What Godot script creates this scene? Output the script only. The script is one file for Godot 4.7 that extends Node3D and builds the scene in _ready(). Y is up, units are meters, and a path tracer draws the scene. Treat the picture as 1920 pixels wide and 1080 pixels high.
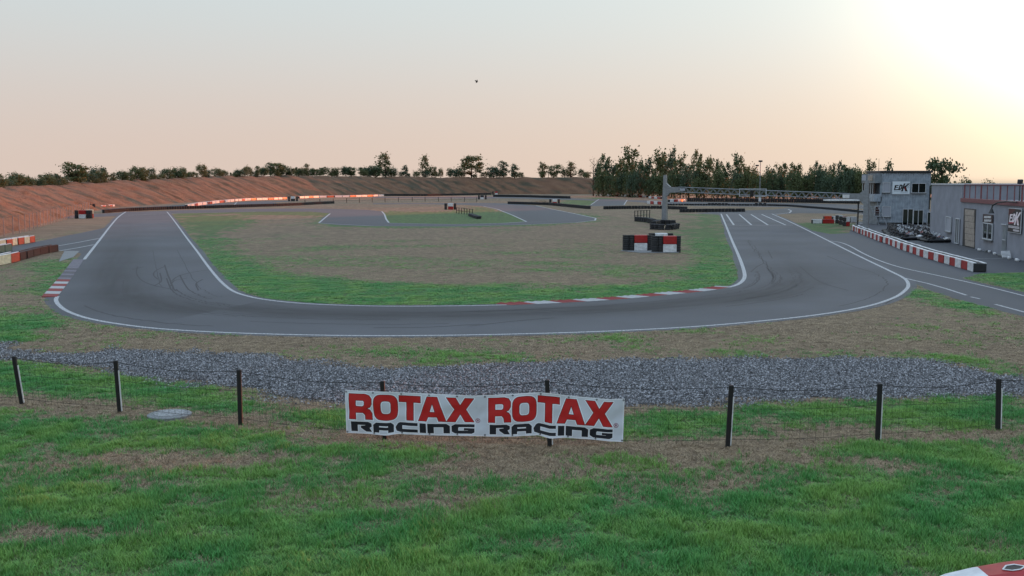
extends Node3D

# ---------------------------------------------------------------- measures
const F := 1900.0            # focal length in photo pixels
const EYE := 5.0             # camera height
const HORIZON := 343.0
var tilt := atan((540.0 - HORIZON) / F)
var names := {}
var M := {}
var rng := RandomNumberGenerator.new()
var n_big := FastNoiseLite.new()
var n_mid := FastNoiseLite.new()
var n_fine := FastNoiseLite.new()

func ray(px: float, py: float) -> Vector3:
	var f := Vector3(0, -sin(tilt), -cos(tilt))
	var u := Vector3(0, cos(tilt), -sin(tilt))
	return (f + Vector3.RIGHT * (px - 960.0) / F - u * (py - 540.0) / F)

func G(px: float, py: float, y := 0.0) -> Vector3:      # where a pixel's ray meets the ground
	var d := ray(px, py)
	return Vector3(0, EYE, 0) + d * ((y - EYE) / d.y)

func on_plane(px: float, py: float, p0: Vector3, n: Vector3) -> Vector3:
	var d := ray(px, py)
	var o := Vector3(0, EYE, 0)
	return o + d * ((p0 - o).dot(n) / d.dot(n))

func height_over(base: Vector3, py: float) -> float:     # height of the point above base that shows at row py
	var n := Vector3(base.x, 0, base.z).normalized()
	var px: float = 960.0 + base.x / maxf(0.01, -base.z) * F
	return on_plane(px, py, base, n).y - base.y

func GP(a: Array, y := 0.0) -> PackedVector3Array:
	var r := PackedVector3Array()
	for i in range(0, a.size(), 2):
		r.append(G(a[i], a[i + 1], y))
	return r

func G2(a: Array) -> PackedVector2Array:
	var r := PackedVector2Array()
	for v in GP(a):
		r.append(Vector2(v.x, v.z))
	return r

func smooth_line(p: PackedVector3Array, step: float) -> PackedVector3Array:
	var c := Curve3D.new()
	c.bake_interval = step
	for i in p.size():
		var a := p[maxi(i - 1, 0)]
		var b := p[mini(i + 1, p.size() - 1)]
		var t := (b - a).normalized()
		var l0: float = p[i].distance_to(a) / 3.0
		var l1: float = p[i].distance_to(b) / 3.0
		c.add_point(p[i], -t * l0, t * l1)
	return c.get_baked_points()

func resample(p: PackedVector3Array, n: int) -> PackedVector3Array:
	var acc: Array[float] = [0.0]
	for i in p.size() - 1:
		acc.append(acc[i] + p[i].distance_to(p[i + 1]))
	var r := PackedVector3Array()
	var k := 0
	for i in n + 1:
		var want: float = acc[-1] * i / n
		while k < p.size() - 2 and acc[k + 1] < want:
			k += 1
		r.append(p[k].lerp(p[k + 1], clampf((want - acc[k]) / maxf(1e-6, acc[k + 1] - acc[k]), 0.0, 1.0)))
	return r

# ---------------------------------------------------------------- nodes
func numbered(parent: Node, called: String) -> String:
	var key := str(parent.get_instance_id()) + called
	var k: int = names.get(key, 0)
	names[key] = k + 1
	return called if k == 0 else "%s_%03d" % [called, k]

func tag(o: Node, label: String, category: String, group := "") -> Node:
	o.set_meta("label", label)
	o.set_meta("category", category)
	if group != "":
		o.set_meta("group", group)
	return o

func thing(called: String, label: String, category: String, pos := Vector3.ZERO, turn := 0.0, group := "") -> Node3D:
	var o := Node3D.new()
	o.name = numbered(self, called)
	add_child(o)
	o.position = pos
	o.rotation.y = turn
	tag(o, label, category, group)
	return o

func mi(called: String, mesh: Mesh, m: Material, parent: Node = self) -> MeshInstance3D:
	var o := MeshInstance3D.new()
	o.mesh = mesh
	o.material_override = m
	o.name = numbered(parent, called)
	parent.add_child(o)
	return o

func obj(called: String, st: SurfaceTool, m: Material, parent: Node = self) -> MeshInstance3D:
	return mi(called, st.commit(), m, parent)

func struct(called: String, st: SurfaceTool, m: Material) -> MeshInstance3D:
	var o := obj(called, st, m)
	o.set_meta("kind", "structure")
	return o

func copy(o: Node3D, label := "", group := "") -> Node3D:
	var base_name: String = o.get_meta("base_name") if o.has_meta("base_name") else String(o.name)
	var c: Node3D = o.duplicate()
	c.name = numbered(self, base_name)
	add_child(c)
	if label != "":
		c.set_meta("label", label)
	if group != "":
		c.set_meta("group", group)
	return c

# ---------------------------------------------------------------- shapes
func begin() -> SurfaceTool:
	var st := SurfaceTool.new()
	st.begin(Mesh.PRIMITIVE_TRIANGLES)
	return st

func tri(st: SurfaceTool, a: Vector3, b: Vector3, c: Vector3) -> void:
	var n := (c - a).cross(b - a).normalized()
	for v in [a, b, c]:
		st.set_normal(n)
		st.add_vertex(v)

func quad(st: SurfaceTool, a: Vector3, b: Vector3, c: Vector3, d: Vector3) -> void:
	tri(st, a, b, c)
	tri(st, a, c, d)

func box(st: SurfaceTool, c: Vector3, s: Vector3, bas := Basis.IDENTITY) -> void:
	var h := s * 0.5
	var p: Array[Vector3] = []
	for i in 8:
		p.append(c + bas * Vector3(h.x if i & 1 else -h.x, h.y if i & 2 else -h.y, h.z if i & 4 else -h.z))
	quad(st, p[4], p[6], p[7], p[5])
	quad(st, p[1], p[3], p[2], p[0])
	quad(st, p[5], p[7], p[3], p[1])
	quad(st, p[0], p[2], p[6], p[4])
	quad(st, p[6], p[2], p[3], p[7])
	quad(st, p[0], p[4], p[5], p[1])

func cbox(st: SurfaceTool, c: Vector3, s: Vector3, e: float, bas := Basis.IDENTITY) -> void:   # box with chamfered edges
	var h := s * 0.5
	var faces := [[0, 1, 2], [1, 2, 0], [2, 0, 1]]
	for f in faces:
		for sg in [-1.0, 1.0]:
			var q: Array[Vector3] = []
			for k in [[-1, -1], [1, -1], [1, 1], [-1, 1]]:
				var v := Vector3.ZERO
				v[f[0]] = h[f[0]] * sg
				v[f[1]] = (h[f[1]] - e) * k[0]
				v[f[2]] = (h[f[2]] - e) * k[1]
				q.append(c + bas * v)
			if sg > 0: quad(st, q[3], q[2], q[1], q[0])
			else: quad(st, q[0], q[1], q[2], q[3])
	for f in faces:                      # edge strips run along axis f0
		for s1 in [-1.0, 1.0]:
			for s2 in [-1.0, 1.0]:
				var q: Array[Vector3] = []
				for k in [[-1, 0], [1, 0], [1, 1], [-1, 1]]:
					var v := Vector3.ZERO
					v[f[0]] = (h[f[0]] - e) * k[0]
					v[f[1]] = (h[f[1]] - (e if k[1] == 1 else 0.0)) * s1
					v[f[2]] = (h[f[2]] - (0.0 if k[1] == 1 else e)) * s2
					q.append(c + bas * v)
				if s1 * s2 > 0: quad(st, q[0], q[1], q[2], q[3])
				else: quad(st, q[3], q[2], q[1], q[0])
	for i in 8:
		var sx := 1.0 if i & 1 else -1.0
		var sy := 1.0 if i & 2 else -1.0
		var sz := 1.0 if i & 4 else -1.0
		var a := c + bas * Vector3(h.x * sx, (h.y - e) * sy, (h.z - e) * sz)
		var b := c + bas * Vector3((h.x - e) * sx, h.y * sy, (h.z - e) * sz)
		var d := c + bas * Vector3((h.x - e) * sx, (h.y - e) * sy, h.z * sz)
		if sx * sy * sz > 0: tri(st, a, d, b)
		else: tri(st, a, b, d)

func frame_of(d: Vector3) -> Basis:
	var y := d.normalized()
	var x := y.cross(Vector3.UP if absf(y.y) < 0.95 else Vector3.RIGHT).normalized()
	return Basis(x, y, x.cross(y))

func tube(st: SurfaceTool, a: Vector3, b: Vector3, r0: float, r1: float, n := 8, caps := true) -> void:
	var bs := frame_of(b - a)
	for i in n:
		var t0 := TAU * i / n
		var t1 := TAU * (i + 1) / n
		var d0 := bs.x * cos(t0) + bs.z * sin(t0)
		var d1 := bs.x * cos(t1) + bs.z * sin(t1)
		var q := [a + d0 * r0, b + d0 * r1, b + d1 * r1, a + d1 * r0]
		var nn := [d0, d0, d1, d1]
		for k in [0, 2, 1, 0, 3, 2]:
			st.set_normal(nn[k])
			st.add_vertex(q[k])
		if caps:
			tri(st, b, b + d1 * r1, b + d0 * r1)
			tri(st, a, a + d0 * r0, a + d1 * r0)

func lathe(st: SurfaceTool, c: Vector3, prof: Array, n := 12, bas := Basis.IDENTITY) -> void:   # prof: [radius, height] pairs about the y axis
	for i in n:
		var t0 := TAU * i / n
		var t1 := TAU * (i + 1) / n
		for k in prof.size() - 1:
			var p: Array = prof[k]
			var q: Array = prof[k + 1]
			var a := c + bas * Vector3(cos(t0) * p[0], p[1], sin(t0) * p[0])
			var b := c + bas * Vector3(cos(t0) * q[0], q[1], sin(t0) * q[0])
			var d := c + bas * Vector3(cos(t1) * q[0], q[1], sin(t1) * q[0])
			var e := c + bas * Vector3(cos(t1) * p[0], p[1], sin(t1) * p[0])
			if p[0] > 0.0001: tri(st, a, d, e)
			if q[0] > 0.0001: tri(st, a, b, d)

func torus(st: SurfaceTool, c: Vector3, R: float, r: float, bas := Basis.IDENTITY, n := 14, m := 6) -> void:
	var pr := []
	for k in m + 1:
		var t := TAU * k / m
		pr.append([R + r * cos(t), r * sin(t)])
	lathe(st, c, pr, n, bas)

func sheet(px: Array, y: float, edge := 0.0) -> SurfaceTool:    # flat polygon on the ground, drawn by its outline
	return sheet2(G2(px), y, edge)

func sheet2(p2: PackedVector2Array, y: float, edge := 0.0) -> SurfaceTool:
	var st := begin()
	if edge > 0.0:                       # ragged outline
		var q := PackedVector2Array()
		for i in p2.size():
			var a := p2[i]
			var b := p2[(i + 1) % p2.size()]
			var k: int = clampi(int(a.distance_to(b) / (edge * 2.5)), 1, 60)
			for j in k:
				var v := a.lerp(b, float(j) / k)
				q.append(v + Vector2(n_fine.get_noise_2d(v.x * 3, v.y * 3), n_fine.get_noise_2d(v.y * 3 + 70, v.x * 3)) * edge)
		if not Geometry2D.triangulate_polygon(q).is_empty():
			p2 = q
	var ix := Geometry2D.triangulate_polygon(p2)
	for i in range(0, ix.size(), 3):
		var t := [p2[ix[i]], p2[ix[i + 1]], p2[ix[i + 2]]]
		if (t[1] - t[0]).cross(t[2] - t[0]) < 0.0: t.reverse()
		for v in t:
			st.set_normal(Vector3.UP)
			st.set_color(Color(0.082, 0.086, 0.096) * (1.0 + 0.25 * n_mid.get_noise_2d(v.x, v.y)))
			st.add_vertex(Vector3(v.x, y, v.y))
	return st

func ribbon(st: SurfaceTool, p: PackedVector3Array, w: float, y: float) -> void:
	for i in p.size() - 1:
		var ta := (p[mini(i + 1, p.size() - 1)] - p[maxi(i - 1, 0)]).normalized()
		var tb := (p[mini(i + 2, p.size() - 1)] - p[i]).normalized()
		var sa := Vector3(-ta.z, 0, ta.x) * w * 0.5
		var sb := Vector3(-tb.z, 0, tb.x) * w * 0.5
		var a := Vector3(p[i].x, y, p[i].z)
		var b := Vector3(p[i + 1].x, y, p[i + 1].z)
		quad(st, a - sa, b - sb, b + sb, a + sa)

func basis_along(d: Vector3) -> Basis:        # x runs along d on the ground, z to its right
	var x := Vector3(d.x, 0, d.z).normalized()
	return Basis(x, Vector3.UP, x.cross(Vector3.UP))

# ---------------------------------------------------------------- materials
func grain(seed_: int, freq: float, lo: float, hi: float, size := 256, oct := 4) -> ImageTexture:
	var n := FastNoiseLite.new()
	n.seed = seed_
	n.frequency = freq
	n.fractal_octaves = oct
	var im := n.get_seamless_image(size, size)
	im.convert(Image.FORMAT_RGB8)
	for y in size:
		for x in size:
			var v: float = lerpf(lo, hi, im.get_pixel(x, y).r)
			im.set_pixel(x, y, Color(v, v, v))
	return ImageTexture.create_from_image(im)

func mat(c: Color, rough := 0.8, metal := 0.0) -> StandardMaterial3D:
	var m := StandardMaterial3D.new()
	m.albedo_color = c
	m.roughness = rough
	m.metallic = metal
	return m

func tex(m: StandardMaterial3D, t: Texture2D, scale: float) -> StandardMaterial3D:
	m.albedo_texture = t
	m.uv1_triplanar = true
	m.uv1_world_triplanar = true
	m.uv1_scale = Vector3.ONE * scale
	return m

func vcol(rough := 0.9) -> StandardMaterial3D:
	var m := mat(Color.WHITE, rough)
	m.vertex_color_use_as_albedo = true
	return m

func make_materials() -> void:
	var g_fine := grain(3, 0.09, 0.55, 1.0, 256, 5)
	var g_soft := grain(4, 0.02, 0.78, 1.0, 256, 4)
	var g_soil := grain(5, 0.06, 0.35, 1.0, 512, 5)
	M.ground = tex(vcol(0.95), g_soil, 0.45)
	M.berm = tex(vcol(0.95), g_soil, 0.11)
	M.asphalt = tex(vcol(0.82), grain(6, 0.25, 0.72, 1.0, 256, 3), 0.9)
	M.paint = tex(mat(Color(0.86, 0.87, 0.88), 0.65), grain(14, 0.05, 0.42, 1.0, 256, 5), 0.8)
	M.skid = tex(mat(Color(0.255, 0.255, 0.27), 0.85), g_fine, 0.8)
	M.kerb_red = tex(mat(Color(0.62, 0.20, 0.19), 0.8), g_fine, 1.1)
	M.kerb_white = tex(mat(Color(0.80, 0.80, 0.80), 0.8), g_fine, 1.1)
	M.kerb_worn = tex(mat(Color(0.52, 0.50, 0.54), 0.85), g_fine, 1.1)
	M.kerb_grey = tex(mat(Color(0.40, 0.38, 0.40), 0.85), g_fine, 1.1)
	M.concrete = tex(mat(Color(0.60, 0.61, 0.61), 0.9), g_fine, 0.7)
	M.rubber = tex(mat(Color(0.17, 0.175, 0.185), 0.75), g_soft, 0.8)
	M.red = tex(mat(Color(0.66, 0.09, 0.10), 0.45), g_soft, 0.6)
	M.orange = tex(mat(Color(0.80, 0.25, 0.13), 0.5), g_soft, 0.6)
	M.white = tex(mat(Color(0.88, 0.89, 0.90), 0.45), g_soft, 0.6)
	M.cream = tex(mat(Color(0.90, 0.86, 0.74), 0.5), g_soft, 0.6)
	M.teal = tex(mat(Color(0.22, 0.40, 0.36), 0.6), g_soft, 0.6)
	M.rusty = tex(mat(Color(0.42, 0.24, 0.20), 0.9), grain(9, 0.05, 0.3, 1.0, 256, 5), 0.9)
	M.black = mat(Color(0.05, 0.05, 0.06), 0.55)
	M.post = tex(mat(Color(0.06, 0.065, 0.075), 0.7), g_soft, 2.0)
	M.wire = mat(Color(0.10, 0.10, 0.11), 0.6, 0.3)
	M.galv = tex(mat(Color(0.56, 0.58, 0.60), 0.55, 0.3), g_soft, 0.5)
	M.clad = tex(mat(Color(0.64, 0.69, 0.74), 0.5, 0.1), g_soft, 0.25)
	M.clad_dark = tex(mat(Color(0.50, 0.54, 0.57), 0.5, 0.1), g_soft, 0.25)
	M.render = tex(mat(Color(0.56, 0.575, 0.615), 0.9), grain(11, 0.012, 0.86, 1.0, 256, 5), 0.2)
	M.roof = tex(mat(Color(0.52, 0.52, 0.54), 0.85), g_soft, 0.2)
	M.trim = mat(Color(0.16, 0.17, 0.18), 0.5)
	M.rail = tex(mat(Color(0.50, 0.30, 0.32), 0.6), g_soft, 0.7)
	M.door = tex(mat(Color(0.66, 0.62, 0.58), 0.6), g_soft, 0.4)
	M.frame = mat(Color(0.70, 0.72, 0.74), 0.5)
	M.glass = mat(Color(0.09, 0.11, 0.12), 0.06)
	M.glass_green = mat(Color(0.13, 0.18, 0.17), 0.08)
	M.blind = mat(Color(0.60, 0.62, 0.66), 0.7)
	M.lamp = mat(Color(0.20, 0.20, 0.21), 0.4)
	M.straw = mat(Color(0.45, 0.36, 0.24), 0.95)
	M.bark = mat(Color(0.22, 0.18, 0.15), 0.95)
	M.bird = mat(Color(0.07, 0.07, 0.08), 0.8)
	for k in 5:
		var c: Color = [Color(0.055, 0.082, 0.036), Color(0.070, 0.090, 0.034), Color(0.090, 0.098, 0.040), Color(0.048, 0.078, 0.046), Color(0.100, 0.082, 0.060)][k]
		var lm := mat(c.linear_to_srgb(), 0.8)
		lm.backlight_enabled = true
		lm.backlight = Color(c.r * 0.5, c.g * 0.5, c.b * 0.3).linear_to_srgb()
		M["leaf%d" % k] = lm

func set_camera_and_light() -> void:
	var cam := Camera3D.new()
	cam.name = "camera"
	add_child(cam)
	cam.position = Vector3(0, EYE, 0)
	cam.rotation.x = -tilt
	cam.fov = rad_to_deg(2.0 * atan(540.0 / F))
	cam.near = 0.1
	cam.far = 6000.0
	cam.current = true
	var env := Environment.new()
	env.tonemap_mode = Environment.TONE_MAPPER_LINEAR
	env.tonemap_exposure = 2.1
	env.background_mode = Environment.BG_SKY
	env.sdfgi_enabled = true
	env.ssao_enabled = true
	env.ssil_enabled = true
	var sun_az := deg_to_rad(42.0)
	var sun_el := deg_to_rad(4.6)
	var to_sun := Vector3(sin(sun_az) * cos(sun_el), sin(sun_el), -cos(sun_az) * cos(sun_el))
	# the dawn sky: blue-grey overhead, a rosy belt along the horizon, a yellow-white glow round the rising sun
	var w := 1024
	var h := 512
	var im := Image.create(w, h, false, Image.FORMAT_RGBF)
	var zen := Color(0.40, 0.53, 0.71)
	var mid := Color(0.288, 0.325, 0.335)
	var rose := Color(0.328, 0.262, 0.228)
	for y in h:
		var el := (0.5 - (y + 0.5) / h) * PI
		for x in w:
			var az := (x + 0.5) / w * TAU
			var d := Vector3(sin(az) * cos(el), sin(el), -cos(az) * cos(el))
			var e := maxf(rad_to_deg(el), 0.0)
			var c := rose.lerp(mid, smoothstep(0.0, 12.0, e)).lerp(zen, smoothstep(8.0, 65.0, e))
			var gl := mid.lerp(zen, smoothstep(10.0, 65.0, e))
			c = c.lerp(gl, 0.35 * (1.0 - smoothstep(-1.0, 0.6, d.dot(to_sun))))
			var daz := absf(rad_to_deg(wrapf(az - sun_az, -PI, PI)))
			var ang := sqrt(daz * daz + pow((e - 10.0) * 1.7, 2.0))
			var warm := Color(1.0, 0.76, 0.36).lerp(Color(1.0, 0.91, 0.66), smoothstep(1.0, 9.0, e))
			c += warm * (3.0 * exp(-pow(ang / 12.0, 2.0)) + 0.50 * exp(-ang / 17.0))
			if el < 0.0:
				c = c.lerp(Color(0.16, 0.15, 0.12), smoothstep(0.0, 6.0, -rad_to_deg(el)))
			im.set_pixel(x, y, c)
	var sm := PanoramaSkyMaterial.new()
	sm.panorama = ImageTexture.create_from_image(im)
	sm.filter = true
	var sky := Sky.new()
	sky.sky_material = sm
	env.sky = sky
	var we := WorldEnvironment.new()
	we.name = "world"
	we.environment = env
	add_child(we)
	var sun := DirectionalLight3D.new()
	sun.name = "sun"
	sun.light_color = Color(1.0, 0.50, 0.27)
	sun.light_energy = 0.8
	sun.light_angular_distance = 0.6
	sun.shadow_enabled = true
	add_child(sun)
	sun.look_at_from_position(to_sun * 50.0, Vector3.ZERO, Vector3.UP)

# ---------------------------------------------------------------- the circuit's lines (photo pixels)
const OUT_A := [236, 397, 222, 407, 207, 424, 190, 446, 172, 469, 157, 488, 140, 513, 122, 538, 108, 556]
const IN_A := [313, 397, 322, 408, 334, 424, 350, 446, 370, 472, 386, 494, 400, 512, 414, 528, 424, 537]
const OUT_B := [108, 556, 105, 563, 111, 573, 127, 584, 160, 596, 210, 606, 290, 616, 400, 623]
const IN_B := [424, 537, 432, 543, 441, 548, 455, 553, 490, 561, 550, 568]
const OUT_C := [400, 623, 550, 628, 700, 630, 850, 629, 1000, 626, 1150, 621, 1300, 613, 1420, 603, 1530, 591]
const IN_C := [550, 568, 620, 572, 720, 574.5, 850, 574, 950, 572, 1050, 568, 1150, 562, 1250, 553, 1330, 545, 1366, 539]
const OUT_D := [1530, 591, 1620, 576, 1675, 559, 1699, 543, 1703, 533, 1695, 522, 1670, 509]
const IN_D := [1366, 539, 1380, 535, 1390, 529, 1396, 520, 1394, 505]
const OUT_E := [1670, 509, 1620, 485, 1560, 455, 1500, 425, 1468, 410, 1447, 401]
const IN_E := [1394, 505, 1385, 480, 1372, 450, 1362, 425, 1352, 401]

var inner_line := PackedVector3Array()
var outer_line := PackedVector3Array()
var infield := PackedVector2Array()
var track_area := PackedVector2Array()
var bare: Array = []         # areas without grass: [bounds, polygon]
var green_zones: Array = []
var dry_zones: Array = []
var brown_spots: Array = []
var fence_line := PackedVector3Array()

func area(p: PackedVector2Array) -> Array:
	var r := Rect2(p[0], Vector2.ZERO)
	for v in p:
		r = r.expand(v)
	return [r, p]

func inside(a: Array, v: Vector2) -> bool:
	var r: Rect2 = a[0]
	return r.has_point(v) and Geometry2D.is_point_in_polygon(v, a[1])

const GRAVEL := [-60, 640, 0, 648, 60, 660, 140, 664, 215, 655, 300, 660, 400, 662, 480, 668, 560, 676, 640, 684, 720, 690, 800, 690, 900, 685, 1000, 680, 1100, 678, 1300, 675, 1500, 670, 1620, 676, 1720, 674, 1780, 682, 1850, 695, 1875, 704, 1960, 716, 1960, 741, 1800, 740, 1700, 745, 1600, 748, 1450, 750, 1300, 760, 1180, 765, 1000, 764, 800, 760, 650, 756, 560, 752, 500, 740, 430, 728, 330, 715, 250, 705, 180, 690, 100, 685, 30, 675, -60, 662]
const PADDOCK := [1510, 430, 1556, 439, 1592, 437, 1600, 425, 1606, 416, 1640, 414, 1760, 416, 1925, 470, 2080, 500, 2080, 522, 1920, 511, 1840, 513, 1805, 522, 1860, 535, 1920, 548, 2080, 582, 2080, 640, 1920, 594, 1860, 578, 1800, 563, 1738, 543, 1700, 524, 1660, 500, 1600, 471]
const SIDE_ROAD := [212, 424, 150, 437, 90, 449, 30, 461, -60, 480, -60, 506, 20, 486, 80, 474, 110, 469, 128, 472, 148, 474, 158, 480, 172, 470]
const SLAB := [121, 470.5, 149, 471, 138, 482, 110, 491]
const LOOP := [-40, 402, 130, 404, 236, 398, 330, 394.5, 430, 392, 540, 391, 630, 391.5, 690, 393.5, 714, 396, 721, 402, 724, 411, 730, 418, 850, 420.5, 940, 418.5, 988, 415.5, 962, 404, 932, 392, 905, 386.5, 870, 384, 780, 382.6, 700, 382.8, 700, 381.2, 800, 381, 900, 380.6, 960, 381.5, 1005, 385.5, 1035, 392, 1075, 400, 1117, 409, 1116, 413.5, 1080, 417.5, 985, 421.5, 850, 424.5, 700, 424, 640, 422.5, 598, 418.5, 604, 408, 619, 400, 585, 397, 480, 397, 330, 400.5, 240, 404, 130, 409, -40, 408]

func ring(a: PackedVector3Array, b: PackedVector3Array) -> PackedVector2Array:
	var r := PackedVector2Array()
	for v in a:
		r.append(Vector2(v.x, v.z))
	for i in range(b.size() - 1, -1, -1):
		r.append(Vector2(b[i].x, b[i].z))
	return r

func lay_out_lines() -> void:
	for s in [OUT_A, OUT_B, OUT_C, OUT_D, OUT_E]:
		var p := GP(s)
		if outer_line.size() > 0: p.remove_at(0)
		outer_line.append_array(p)
	for s in [IN_A, IN_B, IN_C, IN_D, IN_E]:
		var p := GP(s)
		if inner_line.size() > 0: p.remove_at(0)
		inner_line.append_array(p)
	outer_line = smooth_line(outer_line, 0.7)
	inner_line = smooth_line(inner_line, 0.7)
	for v in inner_line:
		infield.append(Vector2(v.x, v.z))
	track_area = ring(outer_line, inner_line)
	var wide := Geometry2D.offset_polygon(track_area, 0.35)
	bare.append(area(wide[0]))
	for a in [GRAVEL, PADDOCK, SIDE_ROAD, SLAB, LOOP]:
		bare.append(area(G2(a)))
	for a in [[735, 414, 740, 396, 800, 398, 860, 395, 905, 387, 945, 397, 985, 414, 860, 418],
			[430, 393, 600, 393, 612, 399, 600, 404, 560, 402, 430, 398],
			[1045, 384, 1060, 373, 1160, 371, 1110, 385],
			[1430, 434, 1480, 418, 1600, 418, 1592, 438, 1550, 440, 1520, 434],
			[1800, 522, 1835, 512, 1960, 510, 1960, 553, 1860, 536],
			[1715, 540, 1735, 541, 1790, 560, 1890, 585, 1870, 592, 1800, 578, 1720, 558],
			[-80, 596, 60, 590, 120, 606, 90, 640, -80, 650],
			[90, 495, 130, 480, 150, 484, 110, 540, 85, 560, 60, 545],
			[1330, 660, 1480, 655, 1560, 662, 1700, 660, 1860, 672, 1960, 690, 1960, 712, 1880, 704, 1800, 680, 1620, 674, 1400, 672],
			[420, 480, 560, 478, 760, 482, 950, 488, 940, 502, 700, 496, 480, 500],
			[1020, 470, 1130, 460, 1160, 470, 1120, 486, 1020, 482],
			[1100, 505, 1240, 500, 1300, 510, 1230, 522, 1110, 518],
			[640, 655, 760, 650, 1050, 664, 1040, 680, 860, 684, 740, 684],
			[-80, 690, 60, 680, 200, 700, 420, 735, 470, 760, 640, 762, 1200, 775, 1480, 758, 1700, 752, 1960, 745, 1960, 795, 1700, 806, 1400, 815, 1180, 818, 640, 805, 420, 770, 200, 745, -80, 735],
			[-80, 775, 200, 790, 450, 815, 700, 842, 1000, 860, 1400, 862, 1700, 842, 1960, 815, 2400, 1400, -400, 1400]]:
		var q := area(G2(a))
		var rank := green_zones.size()
		var mixed: bool = a[0] in [420, 1020, 1100, 640, 1330]
		q.append(0.34 if mixed else (1.05 if rank < 5 else 0.82))
		green_zones.append(q)
	for a in [[362, 405, 440, 404, 470, 414, 420, 440, 440, 474, 480, 503, 560, 518, 660, 524, 800, 537, 950, 542, 1060, 545, 1150, 536, 1250, 523, 1302, 500, 1296, 470, 1285, 440, 1292, 415, 1310, 404, 1120, 388, 1060, 385, 1118, 408, 1116, 416, 985, 424, 850, 427, 700, 427, 620, 425, 590, 420, 602, 404, 480, 403, 430, 400]]:
		dry_zones.append(area(G2(a)))
	for b in [[330, 992, 90, 15], [560, 935, 70, 15], [700, 962, 55, 9], [1010, 885, 150, 24], [870, 948, 80, 13], [1530, 872, 100, 11], [1190, 850, 220, 14], [1590, 945, 50, 12], [110, 1002, 55, 13], [450, 870, 70, 10], [220, 860, 60, 9], [1330, 905, 60, 12], [820, 880, 60, 12], [300, 905, 50, 8], [640, 905, 60, 10]]:
		var c := G(b[0], b[1])
		brown_spots.append([Vector2(c.x, c.z), absf(G(b[0] + b[2], b[1]).x - c.x), absf(G(b[0], b[1] + b[3]).z - c.z)])
	for p in [[-200, 738], [42, 757], [225, 773], [451, 797], [722, 824], [1031, 837], [1364, 838], [1645, 826], [1871, 806], [2110, 786]]:
		fence_line.append(G(p[0], p[1]))

func greenness(x: float, z: float) -> float:
	var wob := 0.25 + clampf(-z * 0.012, 0.0, 1.4)
	var v := Vector2(x + n_mid.get_noise_2d(x * 1.4, z * 1.4) * wob * 1.8, z + n_mid.get_noise_2d(x * 1.4 + 90, z * 1.4 - 40) * wob * 1.8)
	var g := 0.12 + 0.35 * n_big.get_noise_2d(x * 1.6, z * 1.6)
	if Geometry2D.is_point_in_polygon(v, infield):
		g = 1.05
		for a in dry_zones:
			if inside(a, v): g = 0.02 + maxf(0.0, 1.3 * n_big.get_noise_2d(x * 2.0, z * 2.6) - 0.16)
	for a in green_zones:
		if inside(a, v): g = maxf(g, a[2])
	g += 0.45 * n_mid.get_noise_2d(x * 3.0, z * 3.0)
	if z > -24.0:                                    # bare strip under the fence and worn patches in the lawn
		for b in brown_spots:
			var q: Vector2 = (v - b[0]) / Vector2(b[1], b[2])
			g -= 0.5 * exp(-q.length_squared() * 1.1)
		for i in fence_line.size() - 1:
			var a := Vector2(fence_line[i].x, fence_line[i].z)
			var b := Vector2(fence_line[i + 1].x, fence_line[i + 1].z)
			if x > a.x - 0.01 and x <= b.x:
				g -= 0.65 * (0.7 + n_mid.get_noise_2d(x * 6.0, z * 6.0)) * exp(-pow(v.distance_to(Geometry2D.get_closest_point_to_segment(v, a, b)) / 0.5, 2.0))
		g -= 0.10 + maxf(0.0, 0.7 * n_big.get_noise_2d(x * 5.0 + 31, z * 7.0) - 0.05)
		g -= 0.20 * smoothstep(-14.6, -16.5, z + 0.12 * x + 1.5 * n_big.get_noise_2d(x * 3.0, z * 3.0)) * smoothstep(-23.0, -19.0, z)
	return clampf(g, 0.0, 1.0)

func soil_color(x: float, z: float, g: float) -> Color:
	var t := 0.5 + 0.5 * n_mid.get_noise_2d(x * 2.2 + 300, z * 2.2)
	var dry := Color(0.285, 0.188, 0.115).lerp(Color(0.40, 0.285, 0.165), t)
	var lush := Color(0.085, 0.20, 0.045).lerp(Color(0.14, 0.24, 0.055), t)
	return dry.lerp(lush, smoothstep(0.2, 0.75, g))

func build_ground() -> void:
	var xs: Array[float] = []
	var zs: Array[float] = []
	var x := 0.0
	while x < 3500.0:
		xs.append(x)
		x += 0.22 if x < 14.0 else (0.45 if x < 45.0 else (1.6 if x < 110.0 else (x - 100.0) * 0.6 + 4.0))
	var full: Array[float] = []
	for i in range(xs.size() - 1, 0, -1):
		full.append(-xs[i])
	full.append_array(xs)
	var z := 30.0
	while z > -3500.0:
		zs.append(z)
		z -= 3.0 if z > -9.0 else (0.16 if z > -36.0 else (0.35 if z > -70.0 else (0.9 if z > -140.0 else (2.5 if z > -300.0 else (-z - 290.0) * 0.6 + 6.0))))
	var st := begin()
	var jr := RandomNumberGenerator.new()
	jr.seed = 9
	for zz in zs:
		var jit := clampf(-zz * 0.009, 0.12, 1.0)
		for xx in full:
			var g := greenness(xx + jr.randfn() * jit, zz + jr.randfn() * jit) if zz < -8.0 and zz > -450.0 and absf(xx) < 130.0 + absf(zz) * 0.3 else 0.3
			st.set_normal(Vector3.UP)
			st.set_color(soil_color(xx, zz, g) * jr.randf_range(0.72, 1.22))
			st.add_vertex(Vector3(xx, 0, zz))
	var nx := full.size()
	for j in zs.size() - 1:
		for i in nx - 1:
			var a := j * nx + i
			for k in [a, a + nx, a + 1, a + 1, a + nx, a + nx + 1]:
				st.add_index(k)
	struct("ground", st, M.ground)

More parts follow.
